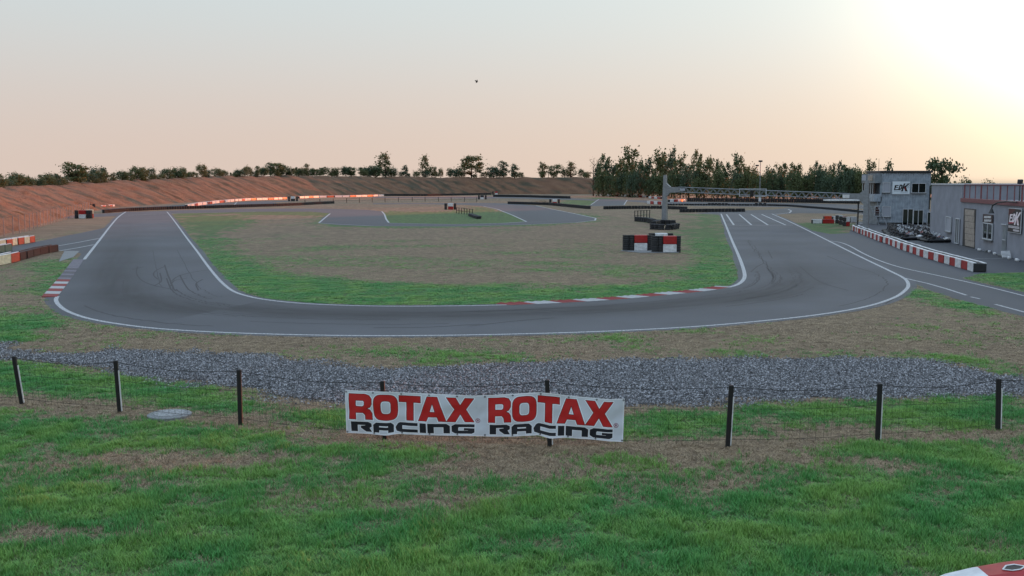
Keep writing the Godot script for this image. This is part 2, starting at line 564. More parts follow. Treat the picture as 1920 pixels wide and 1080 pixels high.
func asphalt_strip(a: PackedVector3Array, b: PackedVector3Array, st: SurfaceTool, across: int, y: float, u0: float, rubber: Callable) -> void:
	var n := a.size()
	var pos := []
	var col := []
	for i in n:
		for j in across + 1:
			var v := float(j) / across
			var p := a[i].lerp(b[i], v)
			p.y = y
			var u := u0 + i * 0.7
			var s := 0.5 + 0.5 * n_mid.get_noise_2d(u * 0.35, v * 60.0)
			var s2 := 0.5 + 0.5 * n_fine.get_noise_2d(u * 0.4, v * 90.0)
			var k := 1.05 + 0.30 * n_big.get_noise_2d(p.x * 2.0, p.z * 2.0) + 0.12 * n_mid.get_noise_2d(p.x * 1.5, p.z * 1.5)
			k *= 1.0 - float(rubber.call(i / float(n - 1), v)) * (0.55 + 0.75 * s * s2)
			pos.append(p)
			col.append(Color(0.090, 0.094, 0.106) * k)
	for i in n - 1:
		for j in across:
			var q := i * (across + 1) + j
			for t in [q, q + 1, q + across + 1, q + 1, q + across + 2, q + across + 1]:
				st.set_normal(Vector3.UP)
				st.set_color(col[t])
				st.add_vertex(pos[t])

func build_track() -> void:
	# tarmac of the hairpin, section by section, from outer to inner edge
	var st := begin()
	var segs := [[OUT_A, IN_A, 90], [OUT_B, IN_B, 50], [OUT_C, IN_C, 80], [OUT_D, IN_D, 50], [OUT_E, IN_E, 90]]
	var oo := PackedVector3Array()
	var ii := PackedVector3Array()
	for s in segs:
		var o := resample(smooth_line(GP(s[0]), 0.5), s[2])
		var n := resample(smooth_line(GP(s[1]), 0.5), s[2])
		if oo.size() > 0:
			o.remove_at(0)
			n.remove_at(0)
		oo.append_array(o)
		ii.append_array(n)
	# tarmac runs on past the white lines
	var oo2 := PackedVector3Array()
	var ii2 := PackedVector3Array()
	for i in oo.size():
		var d := (oo[i] - ii[i]).normalized()
		oo2.append(oo[i] + d * (0.45 + 0.15 * n_mid.get_noise_2d(i * 0.4, 5)))
		ii2.append(ii[i] - d * (0.4 + 0.15 * n_mid.get_noise_2d(i * 0.4, 50)))
	asphalt_strip(oo2, ii2, st, 40, 0.008, 0.0, func(u, v):
		var line: float = lerpf(0.30, 0.5, smoothstep(0.2, 0.36, u)) if u < 0.36 else lerpf(0.68, 0.62, smoothstep(0.36, 0.7, u))
		var wd: float = 0.2 if u > 0.25 and u < 0.66 else 0.22
		var amt: float = 0.72 * smoothstep(0.08, 0.28, u) * (1.0 - smoothstep(0.60, 0.85, u)) + 0.08
		return amt * exp(-pow((v - line) / wd, 2.0)))
	struct("race_track", st, M.asphalt)
	# white edge lines
	var ol := begin()
	var o1 := PackedVector3Array()
	var o2 := PackedVector3Array()
	for v in outer_line:
		var k: float = v.distance_to(G(108, 556))
		if o2.is_empty() and (v.z < G(0, 487).z or v.x < G(157, 488).x and false): o1.append(v)
		elif v.z > G(0, 556).z - 0.2 or not o2.is_empty(): o2.append(v)
	ribbon(ol, o1, 0.2, 0.013)
	ribbon(ol, o2, 0.17, 0.013)
	struct("outer_edge_line", ol, M.paint)
	var il := begin()
	var i1 := PackedVector3Array()
	var i2 := PackedVector3Array()
	for v in inner_line:
		if v.x < G(960, 572).x: i1.append(v)
		elif v.x > G(1372, 538).x - 0.3: i2.append(v)
	ribbon(il, i1, 0.16, 0.013)
	ribbon(il, i2, 0.2, 0.013)
	struct("inner_edge_line", il, M.paint)
	# skid marks left on the braking zone
	var sk := begin()
	for a in [[392, 506, 360, 511, 335, 518, 322, 527], [308, 500, 292, 508, 288, 516, 296, 524], [258, 500, 256, 512, 266, 526, 290, 536, 330, 544], [300, 512, 302, 528, 290, 536], [350, 522, 328, 526, 320, 537], [380, 524, 368, 532, 372, 545], [248, 506, 270, 500], [1440, 470, 1448, 485], [1408, 510, 1420, 500, 1432, 494], [1660, 570, 1690, 552], [1500, 500, 1540, 530, 1590, 545], [1550, 480, 1600, 500, 1640, 512], [700, 615, 800, 614, 900, 608], [880, 612, 960, 603, 1040, 596]]:
		var l := smooth_line(GP(a), 0.4)
		ribbon(sk, l, 0.07, 0.012)
	var sr := RandomNumberGenerator.new()
	sr.seed = 17
	for k in 46:                                   # long faint tyre lines that follow the bend
		var v := clampf(sr.randfn(0.6, 0.2), 0.08, 0.94)
		var i0 := sr.randi_range(60, 250)
		var l := PackedVector3Array()
		for i in range(i0, mini(i0 + sr.randi_range(14, 60), oo.size() - 1)):
			var vv := clampf(v + (i - i0) * sr.randf_range(0.0004, 0.0012), 0.05, 0.96)
			l.append(oo[i].lerp(ii[i], vv))
		ribbon(sk, l, sr.randf_range(0.03, 0.09), 0.0105)
	struct("skid_marks", sk, M.skid)
	# start grid slots painted on the home straight
	var gl := begin()
	for a in [[1362, 402, 1376, 422], [1386, 402, 1409, 422], [1408, 402, 1440, 422], [1428, 402, 1473, 422]]:
		ribbon(gl, GP(a), 0.22, 0.013)
	ribbon(gl, GP([1362, 422.5, 1486, 422.5]), 0.16, 0.0125)
	ribbon(gl, GP([1348, 401, 1458, 401]), 0.3, 0.0132)
	struct("grid_markings", gl, M.paint)
	# pit lane, paddock, side road, the inner loop and the roads beyond
	struct("pit_lane_road", sheet(PADDOCK, 0.004, 0.12), M.asphalt)
	struct("side_road", sheet(SIDE_ROAD, 0.004, 0.15), M.asphalt)
	struct("concrete_slab", sheet(SLAB, 0.014), M.concrete)
	struct("inner_loop_road", sheet(LOOP, 0.005), M.asphalt)
	var k := 0
	for a in [[1122, 373, 1176, 374.5, 1171, 385, 1103, 387], [436, 387, 444, 379, 500, 377, 522, 382, 505, 387],
			[700, 369, 800, 369.2, 960, 368, 1060, 371.5, 1120, 374, 1200, 375.5, 1300, 379, 1420, 380, 1620, 384, 1620, 392, 1470, 388, 1300, 386, 1180, 378, 1060, 374.5, 960, 372, 800, 372, 700, 371.4],
			[190, 392, 300, 386.5, 400, 381.5, 560, 375.5, 560, 377, 420, 383.5, 320, 389.5, 190, 397],
			[1300, 400, 1360, 396, 1450, 393, 1480, 389.5, 1570, 391, 1620, 396, 1620, 401, 1500, 400, 1460, 402, 1347, 402.5]]:
		struct("far_road", sheet(a, 0.0045 + 0.001 * k), M.asphalt)
		k += 1
	var ll := begin()
	for a in [[598, 418, 619, 400.5], [600, 418.6, 700, 424, 850, 424.6, 985, 421.4, 1080, 417.4, 1116, 413.3, 1117, 409], [716, 396.5, 721, 402, 724, 411, 729, 417.5], [730, 418.3, 850, 420.6, 940, 418.6, 987, 415.6, 962, 404, 932, 392, 906, 386.8], [1005, 385.7, 1035, 392.2, 1075, 400.2, 1117, 409.2], [1108, 384, 1123, 373.5], [1170, 384, 1176, 375], [1455, 402, 1480, 399, 1484, 395.5, 1478, 392.5], [436, 387, 444, 379.3], [240, 403.6, 330, 400.2, 480, 396.8], [740, 371.8, 860, 370.2]]:
		ribbon(ll, GP(a), 0.22, 0.012)
	struct("far_edge_line", ll, M.paint)
	var pl := begin()
	ribbon(pl, smooth_line(GP([1556, 452, 1572, 454, 1590, 460, 1620, 476, 1652, 490, 1690, 502, 1740, 513, 1800, 526, 1860, 540, 1920, 555, 2060, 590]), 0.6), 0.14, 0.0135)
	ribbon(pl, GP([1692, 521, 1740, 532, 1775, 542, 1812, 554]), 0.14, 0.0135)
	ribbon(pl, GP([1820, 557, 1838, 561]), 0.12, 0.0135)
	ribbon(pl, GP([1866, 571, 1920, 585.5, 2060, 622]), 0.14, 0.0135)
	ribbon(pl, GP([1806, 484.5, 1860, 485.5, 1900, 484.5]), 0.12, 0.0135)
	struct("pit_lane_lines", pl, M.paint)
	var sl := begin()
	ribbon(sl, GP([110, 461, 148, 454.5, 187, 447]), 0.16, 0.0135)
	ribbon(sl, GP([112, 470.5, 145, 465, 176, 459]), 0.16, 0.0135)
	struct("side_road_lines", sl, M.paint)
	struct("marshal_slab", sheet([1163, 471, 1200, 474.5, 1272, 474.5, 1276, 470, 1250, 465, 1180, 465], 0.03), M.concrete)

func build_kerbs() -> void:
	# worn red and white kerb on the outside of the left bend
	var t := thing("kerb", "flat worn red and white kerb outside the corner, faded to grey at one end", "kerb")
	var o := resample(smooth_line(GP([157, 487, 140, 513, 122, 538, 107, 557]), 0.4), 19)
	for i in 19:
		var a := o[i]
		var b := o[i + 1]
		var side := basis_along(b - a).z * 0.62
		var st := begin()
		var up := Vector3.UP
		var g := (b - a) * 0.02
		var q := [a + g + up * 0.016, b - g + up * 0.016, b - g + side + up * 0.05, a + g + side + up * 0.05]
		quad(st, q[0], q[1], q[2], q[3])
		quad(st, q[3], q[2], q[2] - up * 0.05, q[3] - up * 0.05)
		quad(st, q[1], q[0], q[0] - up * 0.016, q[1] - up * 0.016)
		quad(st, q[0], q[3], q[3] - up * 0.05, q[0] - up * 0.016)
		quad(st, q[2], q[1], q[1] - up * 0.016, q[2] - up * 0.05)
		var m: Material = M.kerb_red if i % 2 == 0 else M.kerb_white
		if i < 12: m = M.kerb_grey if i % 2 == 0 else M.kerb_worn
		if i < 5: m = M.kerb_worn
		obj("kerb_block", st, m, t)
	# sawtooth kerb on the inside of the hairpin
	var t2 := thing("kerb", "low sawtooth kerb of red and white ribs inside the hairpin", "kerb")
	var p := resample(smooth_line(GP([958, 572.3, 1050, 568.3, 1150, 562.3, 1250, 553.3, 1330, 545.2, 1374, 538]), 0.4), 34)
	for i in 34:
		var a := p[i]
		var b := p[i + 1]
		var d := b - a
		var side := -basis_along(d).z
		if side.z > 0: side = -side
		var st := begin()
		var w := 0.62
		var lean := -d.normalized() * 0.55
		var a0 := a + d * 0.06 + Vector3.UP * 0.010
		var b0 := b - d * 0.12 + Vector3.UP * 0.014
		var hi := Vector3.UP * 0.055
		var a1 := a0 + side * w + lean
		var b1 := b0 + side * w + lean + hi
		quad(st, a0, b0, b1, a1)
		quad(st, b0, b0 + d * 0.08 - Vector3.UP * 0.012, b1 + d * 0.08 - hi - Vector3.UP * 0.012, b1)
		quad(st, a1, b1, b1 - hi - Vector3.UP * 0.012, a1 - Vector3.UP * 0.01)
		obj("kerb_rib", st, M.kerb_red if (i / 3) % 2 == 0 else M.kerb_white, t2)

# ---------------------------------------------------------------- grass and gravel
func blade(st: SurfaceTool, base: Vector3, dir: Vector3, h: float, w: float, bend: float) -> void:
	var side := Vector3(-dir.z, 0, dir.x) * w * 0.5
	var m := base + Vector3.UP * h * 0.55 + dir * bend * 0.3
	var t := base + Vector3.UP * h + dir * bend
	quad(st, base - side, m - side * 0.8, m + side * 0.8, base + side)
	tri(st, m - side * 0.8, t, m + side * 0.8)

func tuft(seed_: int, n: int, h: float, w: float, spread: float, bend: float) -> Mesh:
	var r := RandomNumberGenerator.new()
	r.seed = seed_
	var st := begin()
	for i in n:
		var a := r.randf() * TAU
		var d := Vector3(cos(a), 0, sin(a))
		blade(st, Vector3(r.randf_range(-spread, spread), -0.01, r.randf_range(-spread, spread)), d, h * r.randf_range(0.55, 1.15), w, bend * r.randf_range(0.3, 1.2))
	return st.commit()

func scatter(called: String, mesh: Mesh, m: Material, xf: Array, cols: Array, label: String, cat: String) -> void:
	var mm := MultiMesh.new()
	mm.transform_format = MultiMesh.TRANSFORM_3D
	mm.use_colors = true
	mm.mesh = mesh
	mm.instance_count = xf.size()
	for i in xf.size():
		mm.set_instance_transform(i, xf[i])
		mm.set_instance_color(i, cols[i])
	var o := MultiMeshInstance3D.new()
	o.multimesh = mm
	o.material_override = m
	o.name = numbered(self, called)
	add_child(o)
	o.set_meta("kind", "stuff")
	tag(o, label, cat)

func build_grass() -> void:
	var r := RandomNumberGenerator.new()
	r.seed = 77
	var lush := [[], []]
	var dry := [[], []]
	var z := 10.5
	while z < 92.0:
		var dz := 0.25 if z < 30.0 else 0.6
		var half := z * 0.56 + 1.0
		var density := 520.0 * minf(1.0, pow(19.0 / z, 2.0))
		var n := int(2.0 * half * dz * density)
		var grow := clampf(z / 22.0, 1.0, 2.4)
		for i in n:
			var x := r.randf_range(-half, half)
			var zz := -(z + r.randf() * dz)
			var v := Vector2(x, zz)
			var hit := false
			for a in bare:
				if inside(a, v):
					hit = true
					break
			if hit: continue
			var jit := clampf(-zz * 0.012, 0.22, 1.1)
			var g := greenness(x + r.randfn() * jit, zz + r.randfn() * jit)
			var is_green := r.randf() < smoothstep(0.15, 0.7, g)
			if not is_green and r.randf() < (0.25 if zz > -20.0 else 0.1): continue
			var s := r.randf_range(0.7, 1.25) * grow
			var lump := n_mid.get_noise_2d(x * 9.0, zz * 9.0) + 0.5 * n_mid.get_noise_2d(x * 3.0 + 60, zz * 3.0)
			if is_green and lump < -0.22 and r.randf() < 0.45: continue
			var patch := clampf(0.95 + 1.0 * lump, 0.45, 1.5)
			var b := Basis(Vector3.UP, r.randf() * TAU).scaled(Vector3(s, s * (patch if is_green else 0.6) * clampf(17.0 / z, 0.22, 1.0) / sqrt(grow) * (1.0 if z < 36.0 else 0.7), s))
			var t := Transform3D(b, Vector3(x, 0, zz))
			var k := r.randf_range(0.7, 1.25)
			if is_green:
				var c := Color(0.065, 0.26, 0.055).lerp(Color(0.165, 0.325, 0.06), clampf(0.4 + 1.6 * n_mid.get_noise_2d(x * 3.0, zz * 3.0) + r.randf_range(-0.25, 0.25), 0, 1))
				lush[0].append(t)
				lush[1].append(c * k)
			else:
				var c := Color(0.23, 0.165, 0.11).lerp(Color(0.42, 0.33, 0.20), r.randf())
				dry[0].append(t)
				dry[1].append(c * k)
		z += dz
	var gm := vcol(0.7)
	gm.backlight_enabled = true
	gm.backlight = Color(0.12, 0.2, 0.08)
	scatter("grass", tuft(5, 10, 0.09, 0.0075, 0.05, 0.07), gm, lush[0], lush[1], "short green grass of the lawn and the verges along the tarmac", "grass")
	scatter("dry_grass", tuft(6, 8, 0.07, 0.006, 0.05, 0.08), vcol(0.9), dry[0], dry[1], "dry straw-coloured grass on the worn verges and the infield", "dry grass")

func build_gravel() -> void:
	var r := RandomNumberGenerator.new()
	r.seed = 12
	var a := area(G2(GRAVEL))
	var st := begin()
	# a small broken stone: an irregular octahedron with split faces
	var tops := [Vector3(0.1, 0.62, 0.05), Vector3(-0.1, -0.5, 0)]
	var rim := []
	for i in 6:
		var t := TAU * i / 6.0
		rim.append(Vector3(cos(t) * r.randf_range(0.75, 1.1), r.randf_range(-0.12, 0.3), sin(t) * r.randf_range(0.65, 1.0)))
	for i in 6:
		tri(st, tops[0], rim[(i + 1) % 6], rim[i])
		tri(st, tops[1], rim[i], rim[(i + 1) % 6])
	var stone := st.commit()
	var xf := []
	var cols := []
	var rect: Rect2 = a[0]
	while xf.size() < 95000:
		var v := Vector2(r.randf_range(rect.position.x, rect.end.x), r.randf_range(rect.position.y, rect.end.y))
		var w := v + Vector2(n_mid.get_noise_2d(v.x * 4, v.y * 4), n_mid.get_noise_2d(v.x * 4 + 50, v.y * 4)) * 0.8 + Vector2(r.randfn(), r.randfn()) * 0.22
		if not inside(a, w): continue
		var s := r.randf_range(0.012, 0.036)
		var b := Basis(Vector3(r.randf_range(-1, 1), r.randf_range(-1, 1), r.randf_range(-1, 1)).normalized(), r.randf() * TAU).scaled(Vector3(s, s, s))
		xf.append(Transform3D(b, Vector3(v.x, s * 0.35 + r.randf() * 0.025, v.y)))
		var k := r.randf()
		k = 0.085 + 0.36 * k * k
		cols.append(Color(k * 0.97, k * 0.98, k * 1.03))
	scatter("gravel", stone, vcol(0.85), xf, cols, "band of loose grey gravel between the wire fence and the track", "gravel")
	struct("gravel_bed", sheet2(Geometry2D.offset_polygon(G2(GRAVEL), -0.35)[0], 0.004, 0.35), tex(mat(Color(0.33, 0.33, 0.345), 0.95), grain(21, 0.2, 0.4, 1.0, 256, 3), 1.2))

# ---------------------------------------------------------------- berm
var crest := PackedVector3Array()
const FOOT := [-420, 560, -160, 486, 0, 442, 60, 426, 110, 411, 150, 401, 190, 393.5, 250, 387, 330, 381, 420, 376, 520, 371, 640, 367.6, 800, 365.2, 960, 364.2, 1100, 364.2, 1260, 365]

func build_berm() -> void:
	var foot := smooth_line(GP(FOOT), 2.2)
	var st := begin()
	var n := foot.size()
	var rows := 12
	for i in n:
		var t := (foot[mini(i + 1, n - 1)] - foot[maxi(i - 1, 0)]).normalized()
		var out := Vector3(t.z, 0, -t.x)
		if out.x * foot[i].x + out.z * foot[i].z < 0: out = -out
		var z := -foot[i].z
		var h := lerpf(4.3, 7.6, smoothstep(150.0, 400.0, z)) + 0.6 * n_mid.get_noise_2d(i * 1.7, 9) + 0.3 * n_fine.get_noise_2d(i * 2.0, 4)
		var w := lerpf(8.0, 14.0, smoothstep(100.0, 400.0, z))
		crest.append(foot[i] + out * w * 1.05 + Vector3.UP * h)
		for j in rows + 3:
			var k := float(j) / rows
			var p := foot[i] + out * w * minf(k, 1.0)
			p.y = -0.05 + h * (1.0 - pow(1.0 - minf(k, 1.0), 1.25)) * (1.0 if k < 1.0 else 1.0)
			if j > rows:
				p = foot[i] + out * (w + (j - rows) * 9.0)
				p.y = h - 0.35 * (j - rows)
			elif j > 0:
				p += out * (0.9 * n_mid.get_noise_2d(i * 3.1 + j * 1.5, j * 1.2)) + Vector3.UP * (0.45 * n_fine.get_noise_2d(i * 2.3, j * 1.3))
			var gul := n_mid.get_noise_2d(i * 2.6 + j * 1.2, j * 0.7 + 40)
			var c := Color(0.25, 0.120, 0.065).lerp(Color(0.38, 0.205, 0.105), clampf(0.5 + n_fine.get_noise_2d(i * 1.8, j * 2.0), 0, 1))
			c = c.lerp(Color(0.085, 0.085, 0.045), clampf(gul * 3.6 - 0.3, 0.0, 0.9))
			st.set_color(c)
			st.add_vertex(p)
	var m := rows + 3
	for i in n - 1:
		for j in m - 1:
			var a := i * m + j
			for k in [a, a + 1, a + m, a + m, a + 1, a + m + 1]:
				st.add_index(k)
	st.generate_normals()
	struct("terrain_berm", st, M.berm)

# ---------------------------------------------------------------- trees
func leaf(st: SurfaceTool, c: Vector3, s: float, r: RandomNumberGenerator) -> void:
	var n := Vector3(r.randf_range(-1, 1), r.randf_range(-0.4, 1), r.randf_range(-1, 1)).normalized()
	var b := frame_of(n)
	var k := s * r.randf_range(0.6, 1.3)
	var a := r.randf() * TAU
	var u := b.x * cos(a) + b.z * sin(a)
	var v := b.x * -sin(a) + b.z * cos(a)
	quad(st, c - u * k, c + v * k * 0.6, c + u * k, c - v * k * 0.6)

# kinds: 0 round, 1 slim poplar, 2 tall with open upper limbs, 3 bushy to the ground, 4 thin half-bare
func tree_meshes(kind: int, seed_: int) -> Array:
	var r := RandomNumberGenerator.new()
	r.seed = seed_
	var wood := begin()
	var crown := begin()
	var top: float = 0.9
	tube(wood, Vector3.ZERO, Vector3(0.01, 0.35, 0), 0.022, 0.016, 6, false)
	tube(wood, Vector3(0.01, 0.35, 0), Vector3(-0.01, top, 0.01), 0.016, 0.004, 6, false)
	var limbs: int = [13, 16, 15, 16, 12][kind]
	var leaves: int = [105, 60, 66, 95, 12][kind]
	for i in limbs:
		var y: float
		var reach: float
		var k := (i + r.randf()) / limbs
		match kind:
			0:
				y = lerpf(0.16, 0.86, k)
				reach = 0.36 * sqrt(maxf(0.05, 1.0 - pow((y - 0.52) / 0.45, 2.0))) * r.randf_range(0.55, 1.1)
			1:
				y = lerpf(0.12, 0.93, k)
				reach = 0.10 * sqrt(maxf(0.05, 1.0 - pow((y - 0.45) / 0.55, 2.0))) * r.randf_range(0.7, 1.2)
			2:
				y = lerpf(0.15, 0.95, k)
				reach = (0.24 - 0.14 * y) * r.randf_range(0.4, 1.25)
			3:
				y = lerpf(0.06, 0.86, k)
				reach = 0.40 * sqrt(maxf(0.05, 1.0 - pow((y - 0.30) / 0.68, 2.0))) * r.randf_range(0.6, 1.05)
			_:
				y = lerpf(0.3, 0.95, k)
				reach = (0.22 - 0.12 * y) * r.randf_range(0.6, 1.2)
		var a := i * 2.4 + r.randf() * 0.8
		var tip := Vector3(cos(a) * reach, y + reach * (0.5 if kind != 1 else 1.0), sin(a) * reach)
		tube(wood, Vector3(0, maxf(0.05, y - reach * 0.5), 0), tip, 0.008, 0.002, 4, false)
		var rad: float = [0.12, 0.07, 0.075, 0.15, 0.08][kind] * r.randf_range(0.7, 1.25)
		for q in int(leaves * r.randf_range(0.7, 1.2)):
			var d := Vector3(r.randfn(), r.randfn() * (1.25 if kind != 0 else 0.8), r.randfn()) * rad * 0.55
			var c := tip + d - Vector3(cos(a), 0.2, sin(a)) * reach * r.randf() * 0.35
			c.y = maxf(c.y, 0.02)
			leaf(crown, c, [0.036, 0.026, 0.030, 0.040, 0.014][kind], r)
	return [wood.commit(), crown.commit()]

var tree_kinds: Array = []
const TREE_NAME := ["round_tree", "poplar_tree", "tall_tree", "bushy_tree", "thin_tree"]

func plant(base: Vector3, h: float, wide: float, kind: int, variant: int, leaf_m: int, label: String, group: String, turn := 0.0) -> void:
	var t := thing(TREE_NAME[kind], label, "tree", base, turn, group)
	var ms: Array = tree_kinds[kind * 3 + variant]
	mi("trunk", ms[0], M.bark, t)
	mi("crown", ms[1], M["leaf%d" % leaf_m], t)
	var natural: float = [0.75, 0.28, 0.5, 0.95, 0.45][kind]
	var sx: float = clampf(wide / natural, h * 0.6, h * 1.7)
	t.scale = Vector3(sx, h, sx)

func crest_at(px: float) -> Vector3:
	var best := crest[0]
	var bd := 1e9
	for c in crest:
		if c.z > -60.0: continue
		var x: float = 960.0 + c.x / -c.z * F
		if absf(x - px) < bd and not (px < 200 and c.z < -260.0):
			bd = absf(x - px)
			best = c
	return best

func wood_depth(px: float) -> float:
	return lerpf(385.0, 292.0, (px - 1112.0) / 288.0) if px < 1400.0 else lerpf(292.0, 262.0, (px - 1400.0) / 228.0)

func build_trees() -> void:
	for k in 5:
		for v in 3:
			tree_kinds.append(tree_meshes(k, 100 + k * 10 + v))
	var r := RandomNumberGenerator.new()
	r.seed = 5
	var on_crest := [[4, 329, 22, 2], [18, 339, 26, 3], [36, 331, 30, 0], [58, 334, 26, 3], [80, 343, 20, 3], [98, 333, 28, 3], [111, 328, 13, 1], [125, 331, 26, 0], [148, 307, 44, 0], [172, 327, 30, 0], [186, 335, 15, 3],
		[215, 325, 22, 2], [237, 336, 22, 3], [253, 326, 10, 1], [272, 335, 22, 3], [290, 335, 18, 3], [308, 332, 26, 0], [325, 330, 18, 3], [340, 321, 26, 0], [356, 328, 20, 3], [372, 325, 14, 2], [392, 325, 24, 0], [418, 320, 22, 0], [435, 324, 16, 2], [449, 320, 16, 0], [464, 314, 16, 2], [475, 317, 9, 1], [484, 312, 9, 1], [497, 316, 16, 3], [511, 307, 18, 2], [524, 306, 24, 0], [536, 311, 18, 3], [548, 316, 14, 3], [557, 314, 8, 1], [570, 316, 18, 3], [578, 308, 10, 1], [594, 317, 14, 0], [610, 314, 22, 0], [632, 316, 16, 2], [648, 315, 20, 0], [664, 314, 14, 0], [682, 315, 20, 0], [696, 317, 14, 3],
		[706, 312, 24, 3], [722, 291, 26, 2], [738, 316, 20, 3], [759, 311, 18, 2], [775, 318, 16, 4], [801, 295, 16, 2], [812, 314, 16, 3], [842, 317, 12, 2], [856, 317, 14, 4], [885, 293, 40, 0], [925, 314, 22, 3], [945, 304, 24, 2], [960, 309, 16, 2], [975, 324, 22, 3], [1012, 306, 22, 2], [1028, 318, 14, 4], [1042, 310, 20, 0], [1068, 306, 22, 2], [1098, 323, 26, 3]]
	for e in on_crest:
		var b := crest_at(e[0])
		var back := Vector3(b.x, 0, b.z).normalized() * r.randf_range(0.5, 5.0)
		b += back - Vector3.UP * 0.3
		var s: float = -b.z / F
		var k: int = e[3]
		var label: String = ["rounded leafy tree on the crest of the far earth berm", "very slim pointed poplar on the crest of the far earth berm", "tall uneven tree with open top on the crest of the far earth berm", "low bushy tree crouched on the crest of the far earth berm", "thin half-bare tree on the crest of the far earth berm"][k]
		if e[0] == 148: label = "largest rounded tree on the near end of the red earth berm"
		if e[0] == 885: label = "broad airy tree standing alone above the middle of the berm"
		if e[0] == 722: label = "tallest of the trees on the berm, narrow top above dense bushes"
		if e[0] == 80: label = "small dark shrub just below the berm crest"
		var hh: float = height_over(b, e[1])
		plant(b, maxf(1.5, hh) * 1.03, e[2] * s * 1.5, k, r.randi() % 3, 4 if k == 4 else [0, 1, 2, 3][r.randi() % 4], label, "trees along the berm crest", r.randf() * TAU)
	for i in 74:
		var px := 4.0 + i * 15.0 + r.randf_range(-4, 4)
		if px > 965 and px < 1005: continue
		var b := crest_at(px) - Vector3.UP * 0.35
		b += Vector3(b.x, 0, b.z).normalized() * r.randf_range(1, 6)
		plant(b, r.randf_range(1.6, 4.2) * lerpf(0.55, 1.0, smoothstep(100, 300, -b.z)), r.randf_range(3, 5.5), 3, r.randi() % 3, r.randi() % 4, "low scrub bush between the trees on the berm crest", "scrub on the berm crest", r.randf() * TAU)
	# the dense wood behind the home straight
	var wood := [[1112, 297, 20, 4], [1122, 310, 20, 2], [1131, 295, 20, 2], [1146, 310, 28, 3], [1162, 304, 24, 2], [1180, 284, 30, 2], [1200, 306, 24, 3], [1216, 300, 20, 2], [1236, 289, 24, 2], [1246, 296, 20, 0], [1258, 284, 20, 2], [1274, 295, 22, 2], [1290, 312, 16, 1], [1304, 288, 18, 2], [1318, 300, 26, 0], [1345, 306, 16, 2], [1361, 310, 18, 2], [1380, 296, 22, 2], [1394, 312, 18, 2], [1406, 316, 18, 3], [1441, 319, 18, 2], [1457, 313, 16, 2], [1467, 309, 12, 1], [1485, 311, 16, 2], [1495, 311, 10, 1], [1518, 318, 16, 2], [1528, 308, 14, 2], [1541, 321, 18, 3], [1557, 313, 14, 2], [1570, 308, 14, 2], [1581, 312, 14, 1], [1591, 316, 18, 0], [1603, 322, 14, 3], [1628, 307, 18, 2]]
	for e in wood:
		var z: float = wood_depth(e[0]) + r.randf_range(-2, 12)
		var b := Vector3((e[0] - 960.0) / F * z, 0, -z)
		var k: int = e[3]
		var label: String = ["broad leafy tree in the dark wood behind the straight", "slim poplar rising from the dark wood behind the straight", "tall uneven tree rising from the dark wood behind the straight", "bushy tree in the dark wood behind the straight", "thin bare-topped tree at the end of the dark wood"][k]
		plant(b, height_over(b, e[1]) * 1.03, e[2] * z / F * 1.5, k, r.randi() % 3, 4 if k == 4 else [0, 1, 2, 3][r.randi() % 4], label, "trees of the dark wood", r.randf() * TAU)
	for i in 44:
		var px := 1132.0 + i * 11.2 + r.randf_range(-4, 4)
		var z: float = wood_depth(px) + r.randf_range(-8, 0)
		var b := Vector3((px - 960.0) / F * z, 0, -z)
		plant(b, height_over(b, r.randf_range(318, 336)), 30.0 * z / F, 3, r.randi() % 3, [0, 3, 1][r.randi() % 3], "dense bushy tree filling the foot of the dark wood", "bushes of the dark wood", r.randf() * TAU)
	# trees behind the buildings
	for e in [[1662, 306, 24, 2, 175.0, "open-topped tree showing above the control tower roof"], [1760, 296, 50, 0, 150.0, "large round tree beside the tower, behind the garage"], [1806, 339, 26, 3, 200.0, "low dark tree crown behind the garage parapet"], [1850, 344, 30, 3, 200.0, "low bush top behind the garage railing"]]:
		var b := Vector3((e[0] - 960.0) / F * e[4], 0, -e[4])
		plant(b, height_over(b, e[1]), e[2] * e[4] / F * 1.25, e[3], 1, 0, e[5], "", 0.7)
	# a tall row beyond the garage, whose shade lies over the lawn
	for i in 60:
		var z := 96.0 + i * 6.0
		var b := Vector3(z * 0.54 + 3.8 + r.randf_range(0, 2.5), 0, -z)
		plant(b, r.randf_range(12, 15) + i * 0.3, 9.5, 3 if i % 2 else 0, i % 3, i % 4, "tall dense tree in the row beyond the garage", "tree row beyond the garage", r.randf() * TAU)

